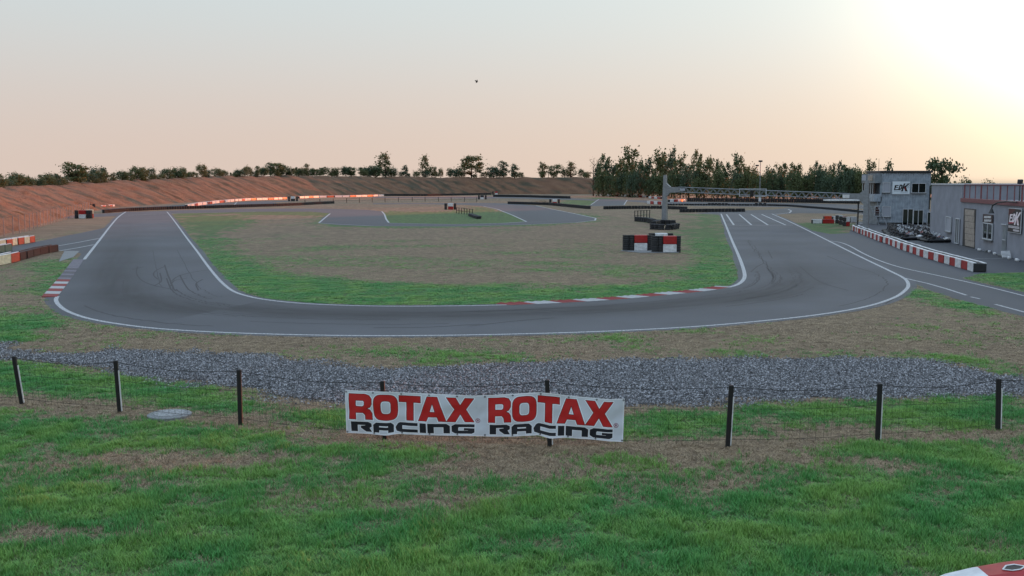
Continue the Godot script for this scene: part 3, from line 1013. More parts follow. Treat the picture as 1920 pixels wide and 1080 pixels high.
# ---------------------------------------------------------------- fence and banner
func build_fence() -> void:
	var t := thing("wire_fence", "low black-post wire mesh fence across the lawn in front of the gravel", "fence")
	var tops := [[-215, 650], [27, 668], [217, 676], [448, 693], [717, 714], [1026, 712], [1371, 722], [1650, 719], [1873, 710], [2112, 690]]
	var tp := PackedVector3Array()
	for i in fence_line.size():
		var b := fence_line[i]
		var p := on_plane(tops[i][0], tops[i][1], b, Vector3(b.x, 0, b.z).normalized())
		tp.append(p)
		var st := begin()
		var d := (p - b)
		var bs := frame_of(d)
		var yaw := Basis(Vector3.UP, 0.15)
		cbox(st, b + d * 0.5 - Vector3.UP * 0.1, Vector3(0.085, d.length() + 0.2, 0.08), 0.012, Basis(Vector3.RIGHT, d.normalized(), Vector3.RIGHT.cross(d.normalized()).normalized()))
		var post := obj("post", st, M.post, t)
		if i != 3 and i != 4:
			var sx := begin()
			cbox(sx, b + d * 0.42 + Vector3(0.052, 0, 0.02), Vector3(0.022, d.length() * 0.78, 0.03), 0.003, Basis(Vector3.RIGHT, d.normalized(), Vector3.RIGHT.cross(d.normalized()).normalized()))
			obj("white_strip", sx, M.white, post)
	var wires := begin()
	var mesh := begin()
	for i in tp.size() - 1:
		var a := fence_line[i]
		var b := fence_line[i + 1]
		var ha := tp[i] - a
		var hb := tp[i + 1] - b
		var n := 10
		for lv in [0.97, 0.62, 0.12]:
			var prev: Vector3 = a + ha * lv
			for k in range(1, n + 1):
				var f := float(k) / n
				var p: Vector3 = (a + ha * lv).lerp(b + hb * lv, f) - Vector3.UP * 0.09 * sin(f * PI) * (1.0 if lv > 0.9 else 0.4)
				tube(wires, prev, p, 0.006 if lv > 0.9 else 0.0035, 0.006 if lv > 0.9 else 0.0035, 4, false)
				prev = p
		for lv in [0.24, 0.36, 0.48, 0.73, 0.84]:
			tube(mesh, a + ha * lv, b + hb * lv - Vector3.UP * 0.02, 0.0022, 0.0022, 3, false)
		var c := int(a.distance_to(b) / 0.16)
		for k in range(1, c):
			var f := float(k) / c
			var sag := Vector3.UP * 0.085 * sin(f * PI)
			tube(mesh, a.lerp(b, f) + ha * 0.04, a.lerp(b, f) + ha.lerp(hb, f) * 0.95 - sag, 0.0019, 0.0019, 3, false)
	obj("strand_wire", wires, M.wire, t)
	obj("mesh_wire", mesh, M.wire, t)

func fill_poly(im: Image, polys: Array, c: Color) -> void:      # even-odd scanline fill
	var y0 := 1e9
	var y1 := -1e9
	for p in polys:
		for v in p:
			y0 = minf(y0, v.y)
			y1 = maxf(y1, v.y)
	for y in range(maxi(0, int(y0)), mini(im.get_height() - 1, int(y1) + 1) + 1):
		var yy := y + 0.5
		var xs: Array[float] = []
		for p in polys:
			for i in p.size():
				var a: Vector2 = p[i]
				var b: Vector2 = p[(i + 1) % p.size()]
				if (a.y <= yy) != (b.y <= yy):
					xs.append(a.x + (yy - a.y) / (b.y - a.y) * (b.x - a.x))
		xs.sort()
		for i in range(0, xs.size() - 1, 2):
			var xa := maxi(0, int(round(xs[i])))
			var xb := mini(im.get_width(), int(round(xs[i + 1])))
			if xb > xa:
				im.fill_rect(Rect2i(xa, y, xb - xa, 1), c)

func pv(a: Array, r: Rect2) -> PackedVector2Array:
	var o := PackedVector2Array()
	for i in range(0, a.size(), 2):
		o.append(r.position + Vector2(a[i], a[i + 1]) * r.size)
	return o

func round_ring(r: Rect2, e: float) -> PackedVector2Array:
	var o := PackedVector2Array()
	for i in 40:
		var t := TAU * i / 40.0
		o.append(r.get_center() + Vector2(signf(cos(t)) * pow(absf(cos(t)), 2.0 / e), signf(sin(t)) * pow(absf(sin(t)), 2.0 / e)) * r.size * 0.5)
	return o

func letter(ch: String, r: Rect2) -> Array:
	match ch:
		"R": return [pv([0, 0, .72, 0, .9, .05, 1, .18, 1, .38, .92, .51, .78, .57, .92, .62, 1, .74, 1.02, 1, .72, 1, .7, .82, .62, .73, .3, .73, .3, 1, 0, 1], r), pv([.3, .25, .62, .25, .69, .3, .69, .43, .62, .49, .3, .49], r)]
		"O": return [round_ring(r, 3.6), round_ring(Rect2(r.position + r.size * Vector2(.28, .24), r.size * Vector2(.44, .52)), 3.6)]
		"T": return [pv([0, 0, 1, 0, 1, .26, .66, .26, .66, 1, .34, 1, .34, .26, 0, .26], r)]
		"A": return [pv([.32, 0, .68, 0, 1, 1, .73, 1, .67, .82, .35, .82, .28, 1, 0, 1], r), pv([.50, .26, .61, .62, .40, .62], r)]
		"X": return [pv([0, 0, .33, 0, .5, .32, .68, 0, 1, 0, .70, .48, 1, 1, .67, 1, .5, .66, .32, 1, 0, 1, .30, .48], r)]
		"r": return [pv([0, 0, .85, 0, 1, .15, 1, .45, .88, .60, 1, 1, .75, 1, .5, .62, .5, .45, .72, .40, .72, .28, .3, .28, .3, 1, 0, 1], r)]
		"a": return [pv([0, .25, .14, 0, .86, 0, 1, .25, 1, 1, .74, 1, .74, .72, .26, .72, .26, 1, 0, 1], r), pv([.26, .28, .74, .28, .74, .48, .26, .48], r)]
		"c": return [pv([.1, .12, .2, 0, 1, 0, 1, .26, .28, .26, .28, .74, 1, .74, 1, 1, .2, 1, .04, .86, 0, .5], r)]
		"i": return [pv([0, 0, 1, 0, 1, 1, 0, 1], r)]
		"n": return [pv([0, 0, .85, 0, 1, .2, 1, 1, .74, 1, .74, .3, .26, .3, .26, 1, 0, 1], r)]
		"g": return [pv([.15, 0, 1, 0, 1, .26, .3, .26, .26, .4, .26, .74, .74, .74, .74, .62, .55, .62, .55, .45, 1, .45, 1, .85, .88, 1, .15, 1, 0, .8, 0, .2], r)]
	return []

func banner_image() -> Image:
	var im := Image.create(2048, 336, false, Image.FORMAT_RGB8)
	im.fill(Color(0.76, 0.79, 0.83))
	var half := Image.create(1024, 336, false, Image.FORMAT_RGB8)
	half.fill(Color(0.76, 0.79, 0.83))
	var items := []
	for e in [["R", 28, 164], ["O", 206, 174], ["T", 392, 158], ["A", 534, 204], ["X", 742, 200]]:
		items.append([letter(e[0], Rect2(e[1], 26, e[2], 196)), Color(0.70, 0.09, 0.10), 9.0])
	for e in [["r", 40, 144], ["a", 202, 144], ["c", 364, 160], ["i", 544, 42], ["n", 602, 160], ["g", 780, 164]]:
		items.append([letter(e[0], Rect2(e[1], 244, e[2], 72)), Color(0.06, 0.09, 0.14), 7.0])
	for pass_ in 3:
		for it in items:
			var polys := []
			var grow: float = [it[2], 3.0, 0.0][pass_]
			for i in it[0].size():
				var p: PackedVector2Array = it[0][i]
				if grow == 0.0:
					polys.append(p)
				else:
					for q in Geometry2D.offset_polygon(p, grow if i == 0 else -grow, Geometry2D.JOIN_MITER):
						polys.append(q)
			fill_poly(half, polys, [Color(0.90, 0.92, 0.95), Color(0.10, 0.05, 0.07), it[1]][pass_])
	var c := Rect2(952, 192, 36, 36)
	fill_poly(half, [round_ring(c, 2.0), round_ring(c.grow(-4), 2.0)], Color(0.45, 0.12, 0.2))
	fill_poly(half, letter("R", Rect2(962, 201, 15, 18)), Color(0.45, 0.12, 0.2))
	im.blit_rect(half, Rect2i(0, 0, 1024, 336), Vector2i(0, 0))
	im.blit_rect(half, Rect2i(0, 0, 1024, 336), Vector2i(1022, 0))
	im.fill_rect(Rect2i(0, 0, 2048, 8), Color(0.86, 0.88, 0.91))
	im.fill_rect(Rect2i(0, 328, 2048, 8), Color(0.86, 0.88, 0.91))
	im.fill_rect(Rect2i(0, 0, 8, 336), Color(0.86, 0.88, 0.91))
	im.fill_rect(Rect2i(2040, 0, 8, 336), Color(0.86, 0.88, 0.91))
	return im

func build_banner() -> void:
	var t := thing("banner", "white banner with red ROTAX and black RACING printed twice, tied to the fence", "banner")
	var top := [[648, 731], [690, 732.5], [720, 734], [780, 736.5], [838, 739], [890, 741.5], [925, 740], [960, 738], [1011, 735], [1040, 737.5], [1062, 741], [1110, 745], [1140, 748], [1171, 747]]
	var bot := [[651, 811], [692, 813], [724, 816.5], [746, 813], [800, 815.5], [888, 817], [925, 818], [958, 818], [1010, 815.5], [1032, 822], [1058, 820], [1110, 823.5], [1140, 827], [1168, 828]]
	var cols := 90
	var rows := 10
	var pts := []
	for i in cols + 1:
		var f := float(i) / cols
		var xa := lerpf(648, 1171, f)
		var xb := lerpf(651, 1168, f)
		var ya := at_poly(top, xa)
		var yb := at_poly(bot, xb)
		var s := 3
		for k in range(2, 6):
			var ex: float = 960.0 + fence_line[k].x / -fence_line[k].z * F
			if ex < xa: s = k
		var p0 := fence_line[s]
		var n := (fence_line[s + 1] - p0).cross(Vector3.UP).normalized()
		if n.z < 0: n = -n
		var p := p0 + n * 0.065
		var a := on_plane(xa, ya, p, n)
		var b := on_plane(xb, yb, p, n)
		for j in rows + 1:
			var g := float(j) / rows
			var wv := 0.022 * sin(f * 23.0 + g * 1.3) * sin(g * PI * 0.9 + 0.2) + 0.03 * n_mid.get_noise_2d(f * 90.0, g * 25.0) * sin(g * PI) + 0.01 * n_fine.get_noise_2d(f * 100.0, g * 14.0)
			pts.append(a.lerp(b, g) + n * (wv + 0.02))
	var st := begin()
	for i in cols + 1:
		for j in rows + 1:
			st.set_uv(Vector2(float(i) / cols, float(j) / rows))
			st.add_vertex(pts[i * (rows + 1) + j])
	for i in cols:
		for j in rows:
			var a := i * (rows + 1) + j
			for k in [a, a + rows + 1, a + 1, a + 1, a + rows + 1, a + rows + 2]:
				st.add_index(k)
	st.generate_normals()
	var m := mat(Color.WHITE, 0.55)
	m.albedo_texture = ImageTexture.create_from_image(banner_image())
	obj("sheet", st, m, t)
	for row in [0, rows]:
		for i in 11:
			var e := begin()
			var p: Vector3 = pts[int(round(i * cols / 10.0)) * (rows + 1) + row]
			var q: Vector3 = pts[clampi(int(round(i * cols / 10.0)), 1, cols - 1) * (rows + 1) + (1 if row == 0 else rows - 1)]
			torus(e, p.lerp(q, 0.35) + Vector3(0, 0, 0.008), 0.012, 0.005, Basis(Vector3.RIGHT, PI / 2), 8, 4)
			obj("eyelet", e, M.black, t)

func at_poly(a: Array, x: float) -> float:
	for i in a.size() - 1:
		if x <= a[i + 1][0] or i == a.size() - 2:
			return lerpf(a[i][1], a[i + 1][1], clampf((x - a[i][0]) / (a[i + 1][0] - a[i][0]), 0, 1))
	return a[0][1]

func build_manhole() -> void:
	var c := G(318, 781)
	var t := thing("manhole_cover", "pale round concrete manhole cover in the lawn by the fence", "manhole", Vector3(c.x, 0, c.z))
	var st := begin()
	lathe(st, Vector3.ZERO, [[0.46, 0.0], [0.46, 0.055], [0.43, 0.07], [0.0, 0.075]], 32)
	obj("ring", st, M.concrete, t)
	var s2 := begin()
	lathe(s2, Vector3(0, 0.073, 0), [[0.33, 0.0], [0.32, 0.014], [0.0, 0.016]], 28)
	obj("lid", s2, tex(mat(Color(0.68, 0.69, 0.69), 0.9), grain(31, 0.04, 0.55, 1.0, 256, 5), 1.4), t)

# ---------------------------------------------------------------- barrier blocks
var block_mesh := {}

func block_parts(t: Node3D, L: float, H: float, D: float, face_m: Material, cap_m: Material) -> void:
	var key := "%.2f %.2f %.2f" % [L, H, D]
	if not block_mesh.has(key):
		var b := begin()
		cbox(b, Vector3(0, H * 0.48, 0), Vector3(L * 0.97, H * 0.96, D), 0.04)
		var f := begin()
		cbox(f, Vector3(0, H * 0.5, D * 0.5 + 0.012), Vector3(L * 0.95, H * 0.94, 0.03), 0.012)
		for sx in [-1.0, 1.0]:
			cbox(f, Vector3(sx * L * 0.455, H * 0.5, D * 0.5 + 0.032), Vector3(L * 0.045, H * 0.95, 0.02), 0.006)
		cbox(f, Vector3(0, H * 0.955, D * 0.5 + 0.032), Vector3(L * 0.86, H * 0.05, 0.02), 0.006)
		var c := begin()
		cbox(c, Vector3(0, H * 0.985, D * 0.38), Vector3(L * 0.96, 0.05, D * 0.2), 0.01)
		cbox(c, Vector3(0, H * 0.985, -D * 0.38), Vector3(L * 0.96, 0.05, D * 0.2), 0.01)
		block_mesh[key] = [b.commit(), f.commit(), c.commit()]
	mi("core", block_mesh[key][0], M.rubber, t)
	mi("face_panel", block_mesh[key][1], face_m, t)
	mi("top_edge", block_mesh[key][2], cap_m, t)

func block(p: Vector3, turn: float, L: float, H: float, D: float, face_m: Material, cap_m: Material, label: String, group := "") -> Node3D:
	var t := thing("barrier_block", label, "barrier", p, turn, group)
	block_parts(t, L, H, D, face_m, cap_m)
	return t

func block_row(px: Array, count: int, H: float, D: float, mats: Array, words: Array, where: String, group: String, gap := 1.0) -> void:
	var line := resample(GP(px), count)
	for i in count:
		var a := line[i]
		var b := line[i + 1]
		var d := b - a
		var nrm := basis_along(d).z
		if nrm.dot(Vector3(a.x, 0, a.z)) > 0: nrm = -nrm          # the panel looks towards the track
		var turn := atan2(nrm.x, nrm.z)
		var k := i % mats.size()
		var p := (a + b) * 0.5 - nrm * D * 0.5
		var o := block(p, turn + n_fine.get_noise_1d(i * 17.0) * 0.05, snappedf(d.length() * gap, 0.05), H, D, mats[k], M.white if mats[k] != M.rusty else M.rusty, "%s barrier block %s" % [words[k], where], group)
		o.position += nrm * n_fine.get_noise_1d(i * 31.0 + 7.0) * 0.12

func build_barriers() -> void:
	block_row([1597, 431, 1606, 436, 1619, 440.5, 1643, 450.5, 1669, 460, 1697, 470.5, 1732, 483, 1754, 489.5, 1779, 497, 1807, 505.5, 1823, 510.5], 42, 0.52, 0.7, [M.red, M.white], ["red-faced", "white-faced"], "in the long row along the pit lane", "pit lane barrier row")
	# the checkered corner where the pit barrier begins
	var up := 0.52
	for e in [[1572, 419, 0, "red"], [1572, 419, 1, "white"], [1579, 421.5, 0, "white"], [1579, 421.5, 1, "red"], [1586, 424, 0, "red"], [1586, 424, 1, "white"]]:
		var p := G(e[0], e[1])
		block(p + Vector3.UP * up * e[2], 0.35, 0.5, up, 0.7, M.red if e[3] == "red" else M.white, M.white, "%s-faced block in the %s tier of the checkered stack at the pit exit" % [e[3], "upper" if e[2] else "lower"], "checkered barrier stack")
	block(G(1597, 417), 0.5, 1.1, 0.7, 0.6, M.white, M.white, "tall white block behind the head of the pit lane barrier")
	block(G(1531, 419), 0.05, 1.2, 0.5, 0.6, M.white, M.white, "white-faced block at the end of the short barrier on the grass island")
	block(G(1552, 419), -0.05, 1.45, 0.5, 0.6, M.red, M.red, "red-faced block in the short barrier on the grass island")
	block(G(1553, 411.5), 0.0, 1.3, 0.45, 0.6, M.orange, M.orange, "orange-red block lying behind the grass island barrier")
	block(G(1566, 414), 0.1, 0.8, 0.6, 0.6, M.white, M.white, "white block between the island barrier and the checkered stack")
	# left side, along the access road
	block_row([-62, 474.5, 4, 463.8, 65, 454.2], 11, 0.56, 0.6, [M.orange, M.cream], ["orange-red", "cream-white"], "in the row beyond the access road", "barrier row beyond the access road")
	block_row([-30, 503, 9, 496, 28, 491.5, 36.5, 489.5], 3, 0.6, 0.6, [M.orange, M.cream], ["orange-red", "cream-white"], "at the near side of the access road", "blocks at the near side of the access road")
	block_row([-22, 478, 22, 470.5], 3, 0.55, 0.5, [M.teal], ["dull green"], "between the two rows at the access road", "green blocks at the access road")
	block_row([38, 489, 52, 484.5, 66, 480, 88, 475.5, 110, 471.5], 5, 0.5, 0.55, [M.rusty], ["weathered rusty"], "at the end of the near access road row", "weathered blocks at the access road")
	# rows on the far bends
	for e in [[[352, 389.5, 368, 386, 392, 383, 412, 380.4, 440, 377.8], 11, 0.6, "winding along the far left bend"], [[441, 377.6, 472, 375.6, 512, 374.4, 538, 373.4], 12, 0.6, "on the back straight before the marshal post"], [[562, 372, 592, 370.8, 622, 370.2, 655, 369.6, 720, 368], 14, 0.65, "on the back straight after the marshal post"], [[180, 392.6, 196, 391.4, 215, 389.6], 7, 0.65, "by the gate in the red berm"], [[1107, 358.6, 1135, 362.4], 6, 0.8, "at the foot of the dark wood"], [[1135, 367.4, 1170, 368.6, 1212, 370.4], 10, 0.7, "in the pale row below the dark wood"], [[1213, 382.2, 1247, 384.2], 5, 0.75, "left of the gantry column on the far bend"], [[1256, 379, 1270, 378.4, 1286, 377.4], 5, 0.7, "right of the gantry column on the far bend"], [[1216, 371.6, 1238, 373], 4, 0.6, "below the wood near the gantry column"]]:
		block_row(e[0], e[1], e[2], 0.6, [M.white, M.white, M.red] if e[1] > 6 else [M.white, M.red], ["white", "white", "red"] if e[1] > 6 else ["white", "red"], e[3], "blocks " + e[3], 0.97)

# ---------------------------------------------------------------- marshal posts of barrels and panels
func barrel_mesh() -> Mesh:
	var st := begin()
	var pr := [[0.0, 0.0], [0.24, 0.0], [0.26, 0.03]]
	for k in 3:
		pr.append([0.26, 0.06 + k * 0.17])
		pr.append([0.235, 0.11 + k * 0.17])
		pr.append([0.26, 0.17 + k * 0.17])
	pr.append([0.25, 0.57])
	pr.append([0.0, 0.58])
	lathe(st, Vector3.ZERO, pr, 14)
	return st.commit()

var barrel: Mesh

func marshal(px: float, py: float, sc: float, cols: Array, panel_x: float, top_m: Material, low_m: Material, label: String, turn := 0.0, call_ := "barrel_barrier") -> Node3D:
	var t := thing(call_, label, "barrier", G(px, py), turn)
	for x in cols:
		for lv in 2:
			var b := mi("barrel", barrel, M.rubber, t)
			b.position = Vector3(x * sc, lv * 0.59 * sc, -0.3 * sc)
			b.scale = Vector3.ONE * sc
	for lv in 2:
		var st := begin()
		cbox(st, Vector3(panel_x * sc, (0.29 + lv * 0.59) * sc, -0.28 * sc), Vector3(0.95, 0.57, 0.6) * sc, 0.03)
		obj("red_panel" if (top_m if lv else low_m) == M.red else "white_panel", st, top_m if lv else low_m, t)
	return t

func build_marshals() -> void:
	barrel = barrel_mesh()
	marshal(1196, 470.5, 1.0, [-0.85, -0.42, 0.82], 0.22, M.red, M.white, "left unit of the infield marshal post, red over white panel with black barrels", 0.02)
	marshal(1248, 473.5, 1.02, [-0.72, -0.32, 0.86], 0.3, M.red, M.white, "right unit of the infield marshal post, red over white panel with black barrels", -0.03)
	marshal(1240, 466, 1.0, [-0.7, 0.7], 0.0, M.white, M.white, "rear unit of the infield marshal post, white panels behind the two red ones", 0.0)
	marshal(154, 409.8, 1.0, [-0.9, 0.75, 1.1], 0.0, M.red, M.white, "dark marshal post by the chain-link fence, red panel over white one", 0.0)
	marshal(170, 408.5, 1.0, [], 0.0, M.cream, M.orange, "cream over orange block stack facing the sun beside the left marshal post", 0.9)
	marshal(163, 394, 1.0, [-1.2, 1.2], 0.3, M.rubber, M.red, "dark marshal post in front of the berm gate", 0.0)
	marshal(845, 393, 1.0, [-0.95, 0.8], 0.0, M.white, M.red, "marshal post on the inner loop grass, white panel over red one", 0.0)
	marshal(549, 377.2, 1.1, [-1.0, 1.0], 0.0, M.white, M.rubber, "marshal post on the far bend, white panel over black barrels", 0.0)
	marshal(904, 374, 1.1, [-0.9, 1.0], 0.0, M.rubber, M.white, "low dark marshal post with small white panel on the back straight", 0.0)
	marshal(929, 365, 1.2, [-0.9], 0.3, M.red, M.white, "farthest marshal post, red panel at the foot of the berm", 0.0)
	marshal(1040, 383.5, 1.05, [-0.95, 0.95], 0.0, M.white, M.red, "marshal post beside the brushwood pile, white panel over red one", 0.0)
	# brushwood pile
	var r := RandomNumberGenerator.new()
	r.seed = 3
	var t := thing("brushwood_pile", "low pile of cut brushwood beside the far marshal post", "brushwood", G(1015, 383))
	var st := begin()
	for i in 160:
		var p := Vector3(r.randf_range(-2.2, 2.0), 0, r.randf_range(-0.8, 0.8))
		p.y = r.randf() * (0.9 - absf(p.x) * 0.18)
		var d := Vector3(r.randf_range(-1, 1), r.randf_range(-0.1, 0.4), r.randf_range(-1, 1)) * 0.6
		tube(st, p, p + d, 0.025, 0.01, 4, false)
	obj("twigs", st, M.straw, t)

# ---------------------------------------------------------------- tyres
func tyre(st: SurfaceTool, c: Vector3, R := 0.3, h := 0.2, bas := Basis.IDENTITY, n := 9) -> void:
	lathe(st, c, [[R * 0.58, h * 0.12], [R * 0.85, 0.0], [R, h * 0.2], [R, h * 0.8], [R * 0.85, h], [R * 0.58, h * 0.88], [R * 0.58, h * 0.12]], n, bas)

func tyre_wall(px: Array, high: int, label: String, size := 0.3) -> void:
	var p := GP(px)
	var c := p[0]
	var t := thing("tyre_wall", label, "tyre wall", c)
	var len := 0.0
	for i in p.size() - 1: len += p[i].distance_to(p[i + 1])
	var line := resample(p, int(len / (size * 2.02)))
	var st := begin()
	for i in line.size():
		for k in high:
			tyre(st, line[i] - c + Vector3(n_fine.get_noise_2d(i * 9.0, k) * 0.08, k * 0.2, n_fine.get_noise_2d(i * 9.0, k + 40) * 0.08), size * (1.0 + 0.1 * n_fine.get_noise_2d(i * 21.0, k * 8.0)), 0.2, Basis.IDENTITY, 8)
	var o := obj("tyres", st, M.rubber, t)
	o.set_meta("kind", "stuff")

func build_tyres() -> void:
	tyre_wall([195, 399.5, 240, 396, 310, 393, 383, 391, 448, 388.8, 523, 386.6, 560, 385, 625, 381.6], 3, "long black tyre wall curving along the far end of the left straight")
	tyre_wall([722, 367.4, 800, 367.6, 860, 366.4, 920, 365.2], 4, "black tyre wall on the back straight under the berm")
	tyre_wall([926, 369, 990, 370, 1068, 372.4], 4, "black tyre wall right of the farthest marshal post")
	tyre_wall([954, 382.4, 1030, 384.6, 1060, 387.5, 1105, 392], 3, "black tyre wall behind the inner loop bend")
	tyre_wall([1134, 392.4, 1180, 391.6, 1240, 391.4, 1286, 393.2], 3, "black tyre wall behind the gantry column")
	tyre_wall([1277, 398.2, 1330, 397.6, 1394, 397.2], 3, "black tyre wall at the top of the start grid")
	tyre_wall([1248, 385, 1320, 385.2, 1440, 386, 1480, 387, 1560, 393.4, 1616, 398.6], 2, "low black tyre line along the far side of the home bend")
	tyre_wall([1290, 378, 1400, 379, 1500, 380, 1610, 382], 5, "tall dark tyre wall at the foot of the wood")
	tyre_wall([1224, 430, 1240, 431, 1256, 431, 1268, 429], 3, "cluster of tyres round the foot of the gantry column", 0.34)
	tyre_wall([1226, 424, 1236, 421, 1262, 422], 3, "tyres piled behind the gantry column foot", 0.34)
	tyre_wall([1194, 415, 1206, 416, 1216, 417, 1226, 420], 3, "short pile of tyres beside the timber rack", 0.33)
	tyre_wall([882, 405, 890, 408, 898, 410.5], 2, "little heap of tyres by the post rack on the inner loop", 0.36)
	tyre_wall([1418, 385.2, 1434, 385.2], 3, "tyre ring round the floodlight mast foot", 0.34)
	tyre_wall([1330, 383.5, 1362, 383.8], 2, "short tyre stack standing on the far bend", 0.36)
	tyre_wall([1136, 366, 1148, 366.6], 4, "black tyre stack at the head of the pale row", 0.36)
	# timber racks
	for e in [[1190, 414, 1218, 412, 1.35, 6, "open rack of upright posts with tyres beside the gantry"], [856, 400, 886, 404, 1.0, 7, "open rack of thin posts on the inner loop grass"]]:
		var a := G(e[0], e[1])
		var b := G(e[2], e[3])
		var t := thing("post_rack", e[6], "rack", a)
		for i in e[5]:
			var st := begin()
			var p: Vector3 = (b - a) * (float(i) / (e[5] - 1))
			cbox(st, p + Vector3.UP * e[4] * 0.5, Vector3(0.1, e[4], 0.1), 0.01)
			obj("post", st, M.post, t)
		for lv in [0.95, 0.5]:
			var st := begin()
			tube(st, Vector3.UP * e[4] * lv, b - a + Vector3.UP * e[4] * lv, 0.035, 0.035, 6)
			obj("rail", st, M.post, t)
	# post and wire fence across the middle of the circuit
	var line := [[572, 384.4], [600, 382.5], [625, 381], [650, 380.2], [674, 380], [698, 379.4], [722, 379], [747, 378.4], [773, 378], [797, 377.8], [822, 378], [846, 378.2], [871, 378.4], [894, 378.6]]
	var f := thing("post_fence", "thin dark post and wire fence across the middle of the circuit", "fence")
	var prev := Vector3.ZERO
	var ws := begin()
	for i in line.size():
		var p := G(line[i][0], line[i][1])
		var st := begin()
		cbox(st, p + Vector3.UP * 0.6, Vector3(0.13, 1.2, 0.13), 0.01)
		obj("post", st, M.post, f)
		if i > 0:
			for h in [1.1, 0.6]:
				tube(ws, prev + Vector3.UP * h, p + Vector3.UP * h, 0.02, 0.02, 4, false)
		prev = p
	obj("wire", ws, M.wire, f)

func build_chainlink() -> void:
	var foot := smooth_line(GP([-120, 478, -10, 447, 22, 441, 53, 433, 80, 424, 110, 415, 135, 408.5, 168, 398]), 0.5)
	var t := thing("chain_link_fence", "tall chain-link fence on pale posts below the red berm", "fence")
	var line := resample(foot, 34)
	var im := Image.create(64, 64, true, Image.FORMAT_RGBA8)
	im.fill(Color(0.36, 0.36, 0.35, 0.0))
	for y in 64:
		for x in 64:
			var a := absf(fposmod(x + y, 32.0) - 16.0)
			var b := absf(fposmod(x - y, 32.0) - 16.0)
			if a < 1.4 or b < 1.4: im.set_pixel(x, y, Color(0.36, 0.36, 0.35, 1.0))
	var nm := mat(Color.WHITE, 0.6, 0.3)
	nm.albedo_texture = ImageTexture.create_from_image(im)
	nm.transparency = BaseMaterial3D.TRANSPARENCY_ALPHA
	nm.cull_mode = BaseMaterial3D.CULL_DISABLED
	var net := begin()
	var H := 1.75
	var u := 0.0
	for i in line.size():
		var st := begin()
		var lean := Vector3(n_fine.get_noise_1d(i * 19.0) * 0.12, 0, 0)
		tube(st, line[i], line[i] + lean + Vector3.UP * (H + 0.05), 0.04, 0.035, 6)
		obj("post", st, M.galv, t)
		if i > 0:
			var a := line[i - 1]
			var b := line[i]
			var w := a.distance_to(b) / 0.12
			var q := [[a, u, 0.0], [a + Vector3.UP * H, u, H / 0.12], [b + Vector3.UP * H, u + w, H / 0.12], [b, u + w, 0.0]]
			for k in [0, 1, 2, 0, 2, 3]:
				st = net
				net.set_uv(Vector2(q[k][1], q[k][2]))
				net.set_normal(Vector3(1, 0, 0))
				net.add_vertex(q[k][0])
			u += w
	obj("netting", net, nm, t)
	var w2 := begin()
	for i in line.size() - 1:
		tube(w2, line[i] + Vector3.UP * H, line[i + 1] + Vector3.UP * H, 0.012, 0.012, 4, false)
	obj("tension_wire", w2, M.wire, t)

